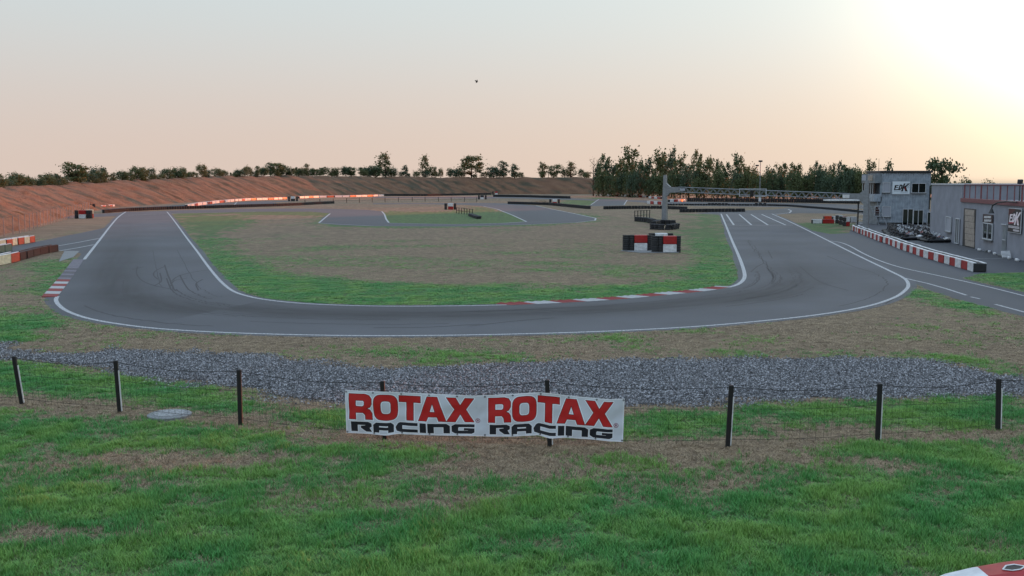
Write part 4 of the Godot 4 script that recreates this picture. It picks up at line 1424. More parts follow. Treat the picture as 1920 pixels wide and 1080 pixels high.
# ---------------------------------------------------------------- gantry, masts
func build_gantry() -> void:
	var A := G(1246, 419)
	var B := G(1623, 428)
	var t := thing("start_gantry", "grey steel start gantry, tapered columns carrying a lattice beam over the straight", "gantry")
	var dir := (B - A).normalized()
	var bs := basis_along(dir)
	var ha := height_over(A, 328)
	var arm_a := height_over(A, 355.5)
	var hb := height_over(B, 338)
	var arm_b := height_over(B, 368.5)
	for e in [[A, ha, arm_a, 1.0], [B, hb, arm_b, -1.0]]:
		var st := begin()
		var p: Vector3 = e[0]
		var H: float = e[1]
		var d: float = e[3]
		var prof := [[0.0, 0.62], [H * 0.5, 0.50], [H, 0.36]]
		for k in 2:
			var w0: float = prof[k][1] * 0.5
			var w1: float = prof[k + 1][1] * 0.5
			var y0: float = prof[k][0]
			var y1: float = prof[k + 1][0]
			var c0 := []
			var c1 := []
			for s in [[-1, -1], [1, -1], [1, 1], [-1, 1]]:
				c0.append(p + bs * Vector3(s[0] * w0, y0, s[1] * w0 * 0.9))
				c1.append(p + bs * Vector3(s[0] * w1, y1, s[1] * w1 * 0.9))
			for q in 4:
				quad(st, c0[q], c1[q], c1[(q + 1) % 4], c0[(q + 1) % 4])
			if k == 1: quad(st, c1[0], c1[1], c1[2], c1[3])
		obj("column", st, M.galv, t)
		# flared bracket
		var br := begin()
		var y: float = e[2]
		var pts := [Vector2(0.12, 0.85), Vector2(0.12, -1.05), Vector2(0.75, -0.36), Vector2(1.9, -0.34), Vector2(1.9, 0.32), Vector2(0.75, 0.33)]
		for s in [-1.0, 1.0]:
			var ix := Geometry2D.triangulate_polygon(PackedVector2Array(pts))
			for k in range(0, ix.size(), 3):
				tri(br, p + bs * Vector3(pts[ix[k]].x * d, y + pts[ix[k]].y, s * 0.18), p + bs * Vector3(pts[ix[k + 1]].x * d, y + pts[ix[k + 1]].y, s * 0.18), p + bs * Vector3(pts[ix[k + 2]].x * d, y + pts[ix[k + 2]].y, s * 0.18))
		for k in pts.size():
			var a: Vector2 = pts[k]
			var b: Vector2 = pts[(k + 1) % pts.size()]
			quad(br, p + bs * Vector3(a.x * d, y + a.y, -0.18), p + bs * Vector3(b.x * d, y + b.y, -0.18), p + bs * Vector3(b.x * d, y + b.y, 0.18), p + bs * Vector3(a.x * d, y + a.y, 0.18))
		obj("bracket", br, M.galv, t)
	var a := A + dir * 1.85 + Vector3.UP * arm_a
	var b := B - dir * 1.85 + Vector3.UP * arm_b
	for e in [[0.3, 0.16], [0.3, -0.16], [-0.3, 0.16], [-0.3, -0.16]]:
		var st := begin()
		tube(st, a + bs * Vector3(0, e[0], e[1]), b + bs * Vector3(0, e[0], e[1]), 0.055, 0.055, 6)
		obj("chord", st, M.galv, t)
	var br2 := begin()
	var n := 46
	for i in n:
		var p0 := a.lerp(b, float(i) / n)
		var p1 := a.lerp(b, float(i + 1) / n)
		for s in [0.16, -0.16]:
			var up := 0.3 if i % 2 == 0 else -0.3
			tube(br2, p0 + bs * Vector3(0, up, s), p1 + bs * Vector3(0, -up, s), 0.03, 0.03, 4, false)
		tube(br2, p0 + bs * Vector3(0, 0.3, 0.16), p0 + bs * Vector3(0, 0.3, -0.16), 0.02, 0.02, 4, false)
		tube(br2, p0 + bs * Vector3(0, -0.3, 0.16), p0 + bs * Vector3(0, -0.3, -0.16), 0.02, 0.02, 4, false)
	obj("bracing", br2, M.galv, t)
	# start light frame hung on the beam
	var c := a.lerp(b, 0.46)
	var fr := begin()
	for s in [-1.0, 1.0]:
		cbox(fr, c + bs * Vector3(0, s * 0.42, 0.25), Vector3(3.3, 0.07, 0.07), 0.01, bs)
		cbox(fr, c + bs * Vector3(s * 1.62, 0, 0.25), Vector3(0.07, 0.84, 0.07), 0.01, bs)
	obj("signal_frame", fr, M.frame, t)
	var lb := begin()
	cbox(lb, c + bs * Vector3(-0.1, -0.1, 0.3), Vector3(0.35, 0.7, 0.25), 0.03, bs)
	obj("signal_box", lb, M.black, t)
	var wb := begin()
	cbox(wb, b - dir * 0.35 + bs * Vector3(0, 0, 0.2), Vector3(0.75, 0.42, 0.1), 0.02, bs)
	obj("white_plate", wb, M.white, t)
	var wc := begin()
	cbox(wc, a + dir * 0.55 + bs * Vector3(0, 0, 0.2), Vector3(0.7, 0.3, 0.08), 0.02, bs)
	obj("name_plate", wc, M.blind, t)
	# floodlight masts behind
	for e in [[1424, 381, 303, "taller floodlight mast with white box at its foot, behind the gantry"], [1418, 376, 311, "shorter floodlight mast behind the gantry"]]:
		var p := G(e[0], e[1])
		var h := height_over(p, e[2])
		var m := thing("floodlight_mast", e[3], "floodlight", p)
		var st := begin()
		tube(st, Vector3.ZERO, Vector3.UP * h, 0.14, 0.08, 8)
		obj("mast", st, M.galv, m)
		var hd := begin()
		cbox(hd, Vector3(0, h + 0.1, 0), Vector3(0.9, 0.42, 0.5), 0.05)
		obj("lamp_head", hd, M.lamp, m)
		var bx := begin()
		cbox(bx, Vector3(0, 0.9, 0.25), Vector3(0.55, 1.0, 0.4), 0.03)
		obj("switch_box", bx, M.white, m)

# ---------------------------------------------------------------- buildings
var wall_p := Vector3.ZERO
var wall_n := Vector3.ZERO
var wall_b := Basis.IDENTITY

func on_wall(px: float, py: float) -> Vector3:
	return on_plane(px, py, wall_p, wall_n)

func wall_rect(st: SurfaceTool, x0: float, y0: float, x1: float, y1: float, out: float, thick: float, e := 0.01) -> Array:
	# a slab on the current wall that covers the pixel rectangle; returns centre and size
	var p := on_wall(x0, (y0 + y1) * 0.5)
	var q := on_wall(x1, (y0 + y1) * 0.5)
	var a := on_wall((x0 + x1) * 0.5, y0)
	var b := on_wall((x0 + x1) * 0.5, y1)
	var c := Vector3((p.x + q.x) * 0.5, (a.y + b.y) * 0.5, (p.z + q.z) * 0.5) + wall_n * (out - thick * 0.5)
	var s := Vector3(Vector2(p.x - q.x, p.z - q.z).length(), a.y - b.y, thick)
	cbox(st, c, s, minf(e, thick * 0.4), wall_b)
	return [c, s]

func set_wall(a: Vector3, b: Vector3) -> void:
	wall_p = a
	wall_b = basis_along(b - a)
	wall_n = wall_b.z
	if wall_n.dot(a) > 0:
		wall_n = -wall_n
		wall_b = Basis(-wall_b.x, Vector3.UP, wall_n)

func window(parent: Node3D, x0: float, y0: float, x1: float, y1: float, panes: int, glass: Material, sill := true, called := "window") -> void:
	var fr := begin()
	var dummy := begin()
	var r := wall_rect(dummy, x0, y0, x1, y1, 0.05, 0.05)
	var c: Vector3 = r[0]
	var s: Vector3 = r[1]
	var w := 0.07
	c += wall_n * 0.06
	cbox(fr, c + wall_b * Vector3(0, s.y * 0.5, 0), Vector3(s.x + w, w, 0.1), 0.01, wall_b)
	cbox(fr, c - wall_b * Vector3(0, s.y * 0.5, 0), Vector3(s.x + w, w, 0.1), 0.01, wall_b)
	for i in panes + 1:
		cbox(fr, c + wall_b * Vector3(s.x * (float(i) / panes - 0.5), 0, 0.002), Vector3(w, s.y - w, 0.1), 0.01, wall_b)
	var f := obj(called, fr, M.frame, parent)
	for i in panes:
		var g := begin()
		cbox(g, c + wall_b * Vector3(s.x * ((i + 0.5) / panes - 0.5), 0, -0.02), Vector3(s.x / panes - w, s.y - w, 0.03), 0.004, wall_b)
		obj("pane", g, glass, f)
	if sill:
		var sl := begin()
		cbox(sl, c + wall_b * Vector3(0, -s.y * 0.5 - 0.06, 0.06), Vector3(s.x + 0.25, 0.06, 0.16), 0.01, wall_b)
		obj("sill", sl, M.concrete, f)

func sign_image(dark: bool) -> Image:
	var w := 256
	var h := 200 if not dark else 256
	var im := Image.create(w, h, false, Image.FORMAT_RGB8)
	var ink := Color(0.05, 0.05, 0.06)
	if dark:
		im.fill(Color(0.09, 0.09, 0.11))
		fill_poly(im, [pv([0, 0, .6, 0, .3, .2, 0, .3], Rect2(0, 0, w, h))], Color(0.28, 0.07, 0.11))
		ink = Color(0.92, 0.88, 0.90)
	else:
		im.fill(Color(0.82, 0.87, 0.90))
	var k := 0.62 if dark else 0.72
	var oy := 0.14 if dark else 0.16
	var sl := func(a: Array) -> PackedVector2Array:
		var o := PackedVector2Array()
		for i in range(0, a.size(), 2):
			o.append(Vector2((a[i] + (1.0 - a[i + 1]) * 0.10) * w * 0.86 + w * 0.03, (oy + a[i + 1] * k) * h * 0.9))
		return o
	# E, D and K in slanted strokes
	fill_poly(im, [sl.call([.04, .22, .30, .18, .30, .30, .16, .32, .15, .44, .30, .42, .30, .52, .14, .54, .12, .72, .34, .68, .34, .80, .04, .84])], ink)
	fill_poly(im, [sl.call([.36, .14, .50, .14, .58, .26, .57, .62, .47, .82, .32, .82]), sl.call([.44, .30, .49, .34, .48, .58, .42, .66])], ink)
	fill_poly(im, [sl.call([.62, .0, .74, .0, .70, .38, .90, .0, 1.04, .0, .82, .46, 1.0, 1.0, .84, 1.0, .70, .58, .66, 1.0, .54, 1.0])], ink)
	fill_poly(im, [sl.call([.73, .50, .77, .48, .84, .84, .81, .86])], Color(0.65, 0.10, 0.16))
	if dark:
		fill_poly(im, [sl.call([.0, .88, .5, .80, .5, .86, .0, .94])], Color(0.75, 0.15, 0.3))
		var x := 14
		var r := RandomNumberGenerator.new()
		r.seed = 8
		while x < 240:                      # two lines of small lettering
			var lw := r.randi_range(7, 13)
			im.fill_rect(Rect2i(x, 186, lw, 26), Color(0.86, 0.84, 0.86))
			im.fill_rect(Rect2i(x + 3, 194, lw / 2, 5), Color(0.09, 0.09, 0.11))
			if x > 100: im.fill_rect(Rect2i(x, 222, lw, 22), Color(0.86, 0.84, 0.86))
			x += lw + 4
	else:
		for i in 5:
			for j in 6:
				if (i + j) % 2 == 0: im.fill_rect(Rect2i(200 + i * 10 + j * -2 + 8, 26 + j * 14, 9, 12), Color(0.40, 0.44, 0.48))
		im.fill_rect(Rect2i(22, 148, 214, 5), Color(0.20, 0.22, 0.26))
		im.fill_rect(Rect2i(120, 176, 112, 6), Color(0.45, 0.50, 0.55))
	return im

func sign_board(x0: float, y0: float, x1: float, y1: float, im: Image, label: String) -> void:
	var t := thing("sign_board", label, "sign")
	var st := begin()
	var r := wall_rect(st, x0, y0, x1, y1, 0.14, 0.06)
	obj("panel", st, M.frame, t)
	var c: Vector3 = r[0]
	var s: Vector3 = r[1]
	var f := begin()
	var o := c + wall_n * 0.034
	var q := [[Vector2(0, 1), Vector3(-0.5, -0.5, 0)], [Vector2(0, 0), Vector3(-0.5, 0.5, 0)], [Vector2(1, 0), Vector3(0.5, 0.5, 0)], [Vector2(1, 1), Vector3(0.5, -0.5, 0)]]
	for k in [0, 1, 2, 0, 2, 3]:
		f.set_uv(q[k][0])
		f.set_normal(wall_n)
		f.add_vertex(o + wall_b * (q[k][1] * Vector3(s.x * 0.96, s.y * 0.95, 0)))
	var m := mat(Color.WHITE, 0.5)
	m.albedo_texture = ImageTexture.create_from_image(im)
	obj("print", f, m, t)

func solid(st: SurfaceTool, a: Vector3, b: Vector3, depth: float, h: float, y0 := 0.0) -> void:   # block whose front runs from a to b and that goes back from the camera
	var n := basis_along(b - a).z
	if n.dot(a) > 0: n = -n
	var bs := basis_along(b - a)
	box(st, (a + b) * 0.5 - n * depth * 0.5 + Vector3.UP * (y0 + h * 0.5), Vector3(a.distance_to(b), h, depth), bs)

func build_tower() -> void:
	var z := 122.5
	var A := Vector3((1647.0 - 960.0) / F * z, 0, -z)
	var B := A + Vector3(6.1, 0, 0)
	var H := height_over(A, 320.5)
	var t := thing("control_tower", "two-storey grey clad control tower beside the home straight", "building")
	set_wall(A, B)
	var D := 4.6
	var st := begin()
	solid(st, A + Vector3(0.06, 0, -0.08), B + Vector3(0, 0, -0.08), D, H - 0.05)
	obj("wall", st, M.clad, t)
	# ribbed cladding on the front
	var rib := begin()
	var x := A.x
	while x < B.x - 0.1:
		var p := [0.0, 0.10, 0.14, 0.26, 0.30]
		var d := [0.0, 0.0, 0.045, 0.045, 0.0]
		for k in 4:
			var a := Vector3(x + p[k], 0.25, A.z + d[k])
			var b := Vector3(x + p[k + 1], 0.25, A.z + d[k + 1])
			quad(rib, a, a + Vector3.UP * (H - 0.5), b + Vector3.UP * (H - 0.5), b)
		x += 0.30
	obj("cladding", rib, M.clad, t)
	var ed := begin()
	cbox(ed, Vector3((A.x + B.x) * 0.5, H - 0.1, A.z - D * 0.5), Vector3(6.3, 0.26, D + 0.4), 0.03)
	obj("roof_edge", ed, M.trim, t)
	var pl := begin()
	cbox(pl, Vector3((A.x + B.x) * 0.5, 0.12, A.z + 0.01), Vector3(6.1, 0.24, 0.14), 0.01)
	obj("plinth", pl, M.trim, t)
	window(t, 1655, 342, 1668, 360.5, 1, M.blind)
	window(t, 1709, 344, 1735, 361.5, 2, M.glass)
	window(t, 1654, 387, 1669, 406, 1, M.blind)
	window(t, 1640, 386.5, 1648.5, 405, 1, M.glass)
	window(t, 1692, 392, 1711, 423, 2, M.glass_green, false, "sliding_door")
	window(t, 1712, 394, 1730, 424, 2, M.glass_green, false, "sliding_door")
	window(t, 1738, 398, 1744, 424, 1, M.glass_green, false, "side_door")
	var dp := begin()
	wall_rect(dp, 1741.5, 348, 1743.4, 392, 0.16, 0.1)
	obj("downpipe", dp, M.trim, t)
	sign_board(1672, 340, 1705.5, 364.5, sign_image(false), "white sign with black and red EDK logo on the tower")
	# track-side bay with the race control window band
	var w0 := Vector3(A.x, 0, A.z)
	var bay := begin()
	box(bay, Vector3(A.x - 0.35, H * 0.86, A.z - D * 0.5 + 0.2), Vector3(0.8, H * 0.17, D))
	obj("bay_fascia", bay, M.clad_dark, t)
	var b2 := begin()
	box(b2, Vector3(A.x - 0.35, H * 0.5, A.z - D * 0.5 + 0.2), Vector3(0.8, H * 0.14, D))
	obj("bay_sill", b2, M.clad, t)
	for i in 6:
		var pn := begin()
		box(pn, Vector3(A.x - 0.55, H * 0.673, A.z - D + 0.55 + i * (D - 0.3) / 6.0), Vector3(0.06, H * 0.20, (D - 0.3) / 6.0 - 0.14))
		obj("pane", pn, M.glass, t)
		var ml := begin()
		box(ml, Vector3(A.x - 0.55, H * 0.673, A.z - D + 0.2 + i * (D - 0.3) / 6.0), Vector3(0.12, H * 0.20, 0.12))
		obj("mullion", ml, M.frame, t)
	for i in 2:
		var bd := begin()
		cbox(bd, Vector3(A.x - 0.78, H * 0.87, A.z - D * 0.75 + i * 2.2), Vector3(0.06, 0.65, 1.5), 0.01)
		obj("notice_panel", bd, M.blind if i == 0 else M.door, t)
	var lw := begin()
	box(lw, Vector3(A.x - 0.12, H * 0.21, A.z - D * 0.5), Vector3(0.2, H * 0.42, D - 0.1))
	obj("lower_wall", lw, M.clad_dark, t)
	var cb := begin()
	var pts := [Vector3(A.x - 0.85, H * 0.60, A.z - 2.0), Vector3(A.x - 0.6, H * 0.5, A.z - 1.0), Vector3(A.x - 0.2, H * 0.43, A.z + 0.12), Vector3(A.x + 0.1, H * 0.43, A.z + 0.15), Vector3(A.x + 0.12, H * 0.52, A.z + 0.15)]
	for i in pts.size() - 1:
		tube(cb, pts[i], pts[i + 1], 0.05, 0.05, 6)
	obj("hanging_cable", cb, M.black, t)
	# roof aerials
	for e in [[1646, 297, "roof aerial"]]:
		var an := begin()
		tube(an, Vector3(A.x + 0.1, H, A.z - 1.0), Vector3(A.x + 0.1, H + 1.5, A.z - 1.0), 0.03, 0.015, 5)
		tube(an, Vector3(A.x - 0.3, H + 0.25, A.z - 1.0), Vector3(A.x + 0.5, H + 0.25, A.z - 1.0), 0.02, 0.02, 5)
		obj("aerial", an, M.wire, t)
	var a2 := begin()
	var ax := (1738.0 - 960.0) / F * (z + 1.0)
	tube(a2, Vector3(ax, H, A.z - 1.0), Vector3(ax, H + 1.75, A.z - 1.0), 0.025, 0.015, 5)
	tube(a2, Vector3(ax - 0.45, H + 1.1, A.z - 1.0), Vector3(ax + 0.1, H + 1.1, A.z - 1.0), 0.03, 0.03, 5)
	obj("aerial", a2, M.wire, t)
	# outside ladder stair
	var s := thing("ladder_stair", "steep metal ladder stair leaning on the foot of the control tower", "stair", Vector3(A.x - 0.6, 0, A.z + 0.6))
	for sx in [-0.45, 0.45]:
		var rl := begin()
		tube(rl, Vector3(sx + 0.4, 0, 1.4), Vector3(sx - 0.3, 2.3, -0.1), 0.05, 0.05, 6)
		obj("stringer", rl, M.galv, s)
		var hr := begin()
		tube(hr, Vector3(sx - 0.3, 2.3, -0.1), Vector3(sx - 0.3, 3.2, -0.15), 0.04, 0.04, 6)
		obj("handrail", hr, M.galv, s)
	for i in 8:
		var f := (i + 0.5) / 8.0
		var tr := begin()
		cbox(tr, Vector3(0.4 - 0.7 * f, 2.3 * f, 1.4 - 1.5 * f), Vector3(0.9, 0.05, 0.24), 0.01)
		obj("tread", tr, M.galv, s)
	# flat canopy on a post, left of the tower
	var cpos := G(1608, 424)
	var c := thing("flat_canopy", "thin flat canopy on one dark post beside the tower", "canopy", cpos)
	var hc := height_over(cpos, 377)
	var ps := begin()
	tube(ps, Vector3.ZERO, Vector3.UP * hc, 0.09, 0.09, 8)
	obj("post", ps, M.trim, c)
	var rf := begin()
	cbox(rf, Vector3(-1.5, hc + 0.08, -0.5), Vector3(4.2, 0.14, 2.4), 0.02)
	obj("roof_sheet", rf, M.white, c)
	for i in 5:
		var gd := begin()
		tube(gd, Vector3(0.05, 0.3 + i * 0.5, 0), Vector3(0.75, 0.3 + i * 0.5, -0.3), 0.03, 0.03, 5)
		obj("side_rail", gd, M.white, c)

func build_garage() -> void:
	var D := G(1743, 445.5)
	var E := G(1915, 488)
	var dir := (E - D).normalized()
	var far := D + dir * 62.0
	set_wall(D, E)
	var t := thing("garage_building", "long single-storey grey rendered garage with railed flat roof", "building")
	var P := on_wall(1801, 420)
	P.y = 0
	var hi := on_wall(1770, 346.5).y
	var lo := on_wall(1860, 379.5).y
	var st := begin()
	solid(st, D, P, 14.0, hi)
	obj("tall_wall", st, M.render, t)
	var s2 := begin()
	solid(s2, P + dir * 0.003, far, 26.0, lo)
	obj("wall", s2, M.render, t)
	var cp := begin()
	solid(cp, D - dir * 0.1 + wall_n * 0.08, P + dir * 0.1 + wall_n * 0.08, 14.2, 0.12, hi)
	obj("coping", cp, M.frame, t)
	var rf := begin()
	solid(rf, P + dir * 0.15 - wall_n * 0.3, far - wall_n * 0.3, 25.0, 0.06, lo)
	obj("roof", rf, M.roof, t)
	var bp := begin()
	solid(bp, P + dir * 0.2 - wall_n * 24.6, far - wall_n * 24.6, 0.3, 1.0, lo + 0.06)
	obj("rear_parapet", bp, M.trim, t)
	var fa := begin()
	solid(fa, P + dir * 0.02 + wall_n * 0.1, far + wall_n * 0.1, 0.3, 0.3, lo - 0.12)
	obj("fascia", fa, M.rail, t)
	# small window, glazed door, shutter door, shop window, side door
	window(t, 1776, 407, 1785, 434, 1, M.blind)
	window(t, 1793.5, 410, 1800, 456.5, 2, M.glass, false, "glazed_door")
	var dr := begin()
	wall_rect(dr, 1806.5, 391, 1829, 464, 0.035, 0.05)
	var dd := obj("shutter_door", dr, M.trim, t)
	for i in 6:
		var sl := begin()
		var y0 := lerpf(393, 462.5, i / 6.0)
		var y1 := lerpf(393, 462.5, (i + 1) / 6.0)
		wall_rect(sl, 1811, y0 + 0.3, 1828.4, y1 - 0.3, 0.08, 0.05, 0.012)
		obj("slat", sl, M.door, dd)
	window(t, 1845.5, 419, 1863, 448.5, 2, M.glass)
	var po := begin()
	wall_rect(po, 1845, 402, 1863.5, 418.5, 0.09, 0.05)
	var poster := obj("poster_panel", po, mat(Color(0.16, 0.10, 0.13), 0.5), t)
	for y in [405.0, 411.5]:
		for i in 6:
			var ch := begin()
			wall_rect(ch, 1848 + i * 2.2, y, 1849.7 + i * 2.2, y + 4.2, 0.105, 0.012, 0.001)
			obj("print", ch, M.white, poster)
	var d2 := begin()
	wall_rect(d2, 1880, 421.5, 1888, 479.5, 0.05, 0.05)
	var sd := obj("side_door", d2, M.clad_dark, t)
	var d3 := begin()
	wall_rect(d3, 1879.4, 420.2, 1888.6, 422, 0.1, 0.1)
	obj("lintel", d3, M.frame, sd)
	var d4 := begin()
	wall_rect(d4, 1881.5, 449, 1887, 450.8, 0.09, 0.04)
	obj("push_bar", d4, M.frame, sd)
	sign_board(1894, 390.5, 1918.5, 437, sign_image(true), "dark square sign with white and red EDK logo on the garage wall")
	# wall lamp on a bent arm
	var wl := thing("wall_lamp", "black goose-neck lamp curving over the garage roof edge", "lamp")
	var lp := begin()
	var pts := [on_wall(1912, 379) + wall_n * 0.2, on_wall(1900, 378) + wall_n * 0.4, on_wall(1891, 380) + wall_n * 0.7, on_wall(1887.5, 385) + wall_n * 0.9, on_wall(1887, 392) + wall_n * 0.95]
	for i in 4:
		tube(lp, pts[i], pts[i + 1], 0.05, 0.05, 6)
	obj("arm", lp, M.trim, wl)
	var ls := begin()
	lathe(ls, pts[4] - Vector3.UP * 0.3, [[0.0, 0.3], [0.08, 0.3], [0.2, 0.0], [0.16, 0.0], [0.0, 0.12]], 10)
	obj("shade", ls, M.trim, wl)
	# roof railing
	var rl := thing("roof_railing", "red-brown metal railing along the garage roof edge", "railing", Vector3.ZERO)
	var h := 1.2
	var q := P + dir * 0.3 - wall_n * 0.12
	var len := q.distance_to(far) - 1.0
	var n := int(len / 1.7)
	for i in n + 1:
		var b := q + dir * len * i / n + Vector3.UP * (lo + 0.05)
		var ps := begin()
		cbox(ps, b + Vector3.UP * h * 0.5, Vector3(0.10 if i % 3 == 0 else 0.06, h, 0.10 if i % 3 == 0 else 0.06), 0.008, wall_b)
		obj("baluster", ps, M.rail, rl)
	for e in [[h, 0.08], [0.12, 0.05]]:
		var r := begin()
		tube(r, q + Vector3.UP * (lo + 0.05 + e[0]), q + dir * len + Vector3.UP * (lo + 0.05 + e[0]), e[1] * 0.6, e[1] * 0.6, 6)
		obj("rail", r, M.rail, rl)
	# pair of roof floodlights
	for e in [1896.0, 1909.0]:
		var fp := on_wall(e, 378) - wall_n * 0.5
		fp.y = lo + 0.06
		var fl := thing("roof_floodlight", "small square floodlight on a pole above the garage roof", "floodlight", fp, 0.0, "pair of roof floodlights")
		var ps := begin()
		tube(ps, Vector3.ZERO, Vector3.UP * 1.25, 0.035, 0.035, 6)
		obj("pole", ps, M.trim, fl)
		var hd := begin()
		cbox(hd, Vector3(0, 1.42, 0), Vector3(0.34, 0.30, 0.16), 0.03, Basis(Vector3.RIGHT, 0.2))
		obj("lamp_head", hd, M.lamp, fl)
	# white stones and a leaning slab at the foot of the wall
	var k := 0
	for e in [[1836.5, 470.5, 0.5], [1849, 473, 0.22], [1855, 474, 0.3], [1865, 478, 0.28], [1877, 481, 0.65], [1892, 486, 0.45], [1907, 490, 0.65]]:
		var p := G(e[0], e[1])
		var bk := begin()
		cbox(bk, Vector3(0, 0.09, 0), Vector3(e[2], 0.18, 0.2), 0.05)
		var o := obj("white_stone", bk, M.white if k % 3 != 1 else M.concrete)
		o.position = p
		o.basis = wall_b * Basis(Vector3.UP, 0.2 * sin(k * 2.0))
		tag(o, "white painted kerb stone lying at the foot of the garage wall", "stone", "stones at the garage wall")
		k += 1
	var w := begin()
	cbox(w, Vector3(0, 0.25, 0), Vector3(0.6, 0.5, 0.08), 0.02, Basis(Vector3.RIGHT, -0.5))
	var lw := obj("leaning_board", w, M.white)
	lw.position = G(1886, 484)
	tag(lw, "white board leaning between the kerb stones at the garage wall", "board")

# ---------------------------------------------------------------- karts
func make_kart(label: String, body: Material) -> Node3D:
	var t := thing("rental_kart", label, "kart", Vector3.ZERO, 0.0, "karts parked in front of the garage")
	t.set_meta("base_name", "rental_kart")
	var st := begin()                                 # rubber bumper ring and floor
	var ringp := [Vector3(-0.62, 0.16, -0.95), Vector3(-0.35, 0.16, -1.12), Vector3(0.35, 0.16, -1.12), Vector3(0.62, 0.16, -0.95), Vector3(0.72, 0.16, -0.4), Vector3(0.72, 0.16, 0.5), Vector3(0.62, 0.16, 0.95), Vector3(-0.62, 0.16, 0.95), Vector3(-0.72, 0.16, 0.5), Vector3(-0.72, 0.16, -0.4)]
	for i in ringp.size():
		tube(st, ringp[i], ringp[(i + 1) % ringp.size()], 0.09, 0.09, 7)
	obj("bumper", st, M.black, t)
	var fl := begin()
	cbox(fl, Vector3(0, 0.11, -0.1), Vector3(0.62, 0.05, 1.7), 0.01)
	for sx in [-0.5, 0.5]:
		cbox(fl, Vector3(sx, 0.2, 0.05), Vector3(0.28, 0.18, 0.8), 0.05)
	obj("chassis", fl, M.trim, t)
	var ns := begin()
	cbox(ns, Vector3(0, 0.28, -0.85), Vector3(0.55, 0.16, 0.4), 0.05, Basis(Vector3.RIGHT, 0.35))
	obj("nose", ns, body, t)
	var np := begin()
	cbox(np, Vector3(0, 0.45, -0.6), Vector3(0.28, 0.26, 0.03), 0.01, Basis(Vector3.RIGHT, 0.7))
	obj("number_plate", np, M.white, t)
	var se := begin()
	cbox(se, Vector3(0, 0.24, 0.2), Vector3(0.4, 0.12, 0.42), 0.04)
	cbox(se, Vector3(0, 0.45, 0.44), Vector3(0.42, 0.5, 0.1), 0.04, Basis(Vector3.RIGHT, 0.25))
	obj("seat", se, M.black, t)
	var sw := begin()
	torus(sw, Vector3(0, 0.56, -0.18), 0.15, 0.022, Basis(Vector3.RIGHT, 0.9), 14, 5)
	tube(sw, Vector3(0, 0.15, -0.6), Vector3(0, 0.55, -0.19), 0.018, 0.018, 5)
	cbox(sw, Vector3(0, 0.56, -0.18), Vector3(0.28, 0.02, 0.05), 0.005, Basis(Vector3.RIGHT, 0.9))
	obj("steering_wheel", sw, M.frame, t)
	var en := begin()
	cbox(en, Vector3(0.38, 0.34, 0.45), Vector3(0.3, 0.32, 0.36), 0.04)
	tube(en, Vector3(0.38, 0.5, 0.5), Vector3(0.38, 0.55, 0.85), 0.06, 0.06, 7)
	obj("engine", en, M.lamp, t)
	var hp := begin()
	tube(hp, Vector3(-0.28, 0.2, 0.62), Vector3(-0.22, 0.78, 0.6), 0.025, 0.025, 6)
	tube(hp, Vector3(-0.22, 0.78, 0.6), Vector3(0.22, 0.78, 0.6), 0.025, 0.025, 6)
	tube(hp, Vector3(0.22, 0.78, 0.6), Vector3(0.28, 0.2, 0.62), 0.025, 0.025, 6)
	obj("roll_hoop", hp, M.lamp, t)
	var wm := begin()
	var side := Basis(Vector3.FORWARD, PI / 2)
	tyre(wm, Vector3.ZERO, 0.14, 0.16, side, 12)
	var tm := wm.commit()
	var rm := begin()
	lathe(rm, Vector3(0, 0, 0), [[0.0, 0.03], [0.075, 0.03], [0.082, 0.02], [0.082, 0.14], [0.075, 0.13], [0.0, 0.13]], 10, side)
	var rmm := rm.commit()
	for e in [[-0.52, -0.62], [0.36, -0.62], [-0.56, 0.62], [0.4, 0.62]]:
		var w := mi("wheel", tm, M.black, t)
		w.position = Vector3(e[0], 0.14, e[1])
		mi("rim", rmm, M.frame, w)
	return t

func build_karts() -> void:
	var D := G(1743, 445.5)
	var E := G(1915, 488)
	var dir := (E - D).normalized()
	var nrm := basis_along(dir).z
	if nrm.dot(D) > 0: nrm = -nrm
	var kinds := []
	var looks := [[M.black, "black-nosed rental kart parked in the tight rows outside the garage"], [M.white, "white-nosed rental kart parked in the tight rows outside the garage"], [M.red, "red-nosed rental kart parked in the tight rows outside the garage"], [mat(Color(0.10, 0.16, 0.36), 0.4), "dark blue-nosed rental kart parked in the tight rows outside the garage"]]
	var r := RandomNumberGenerator.new()
	r.seed = 41
	var base := atan2(-nrm.x, -nrm.z)
	var spots := []
	for i in 12:
		var s := 7.8 - i * 1.75
		for off in ([0.95, 2.7] if s > 0.0 else [2.5 + s * 0.12, 0.85, -0.9, -2.6]):
			if s > 6.0 and off > 2.0: continue
			if s > -1.2 and off < 0.0: continue
			spots.append([s, off])
	for i in spots.size():
		var k: int = [0, 1, 3, 0, 2, 1, 0, 3][r.randi() % 8]
		var o: Node3D
		if kinds.size() <= k or true:
			var found: Node3D = null
			for q in kinds:
				if q[0] == k: found = q[1]
			if found == null:
				o = make_kart(looks[k][1], looks[k][0])
				kinds.append([k, o])
			else:
				o = copy(found)
		o.position = D + dir * (spots[i][0] + r.randf_range(-0.2, 0.2)) + nrm * (spots[i][1] + r.randf_range(-0.15, 0.15)) + Vector3.UP * 0.005
		o.scale = Vector3.ONE * 1.08
		o.rotation.y = base + PI + r.randf_range(-0.12, 0.12) + 0.25

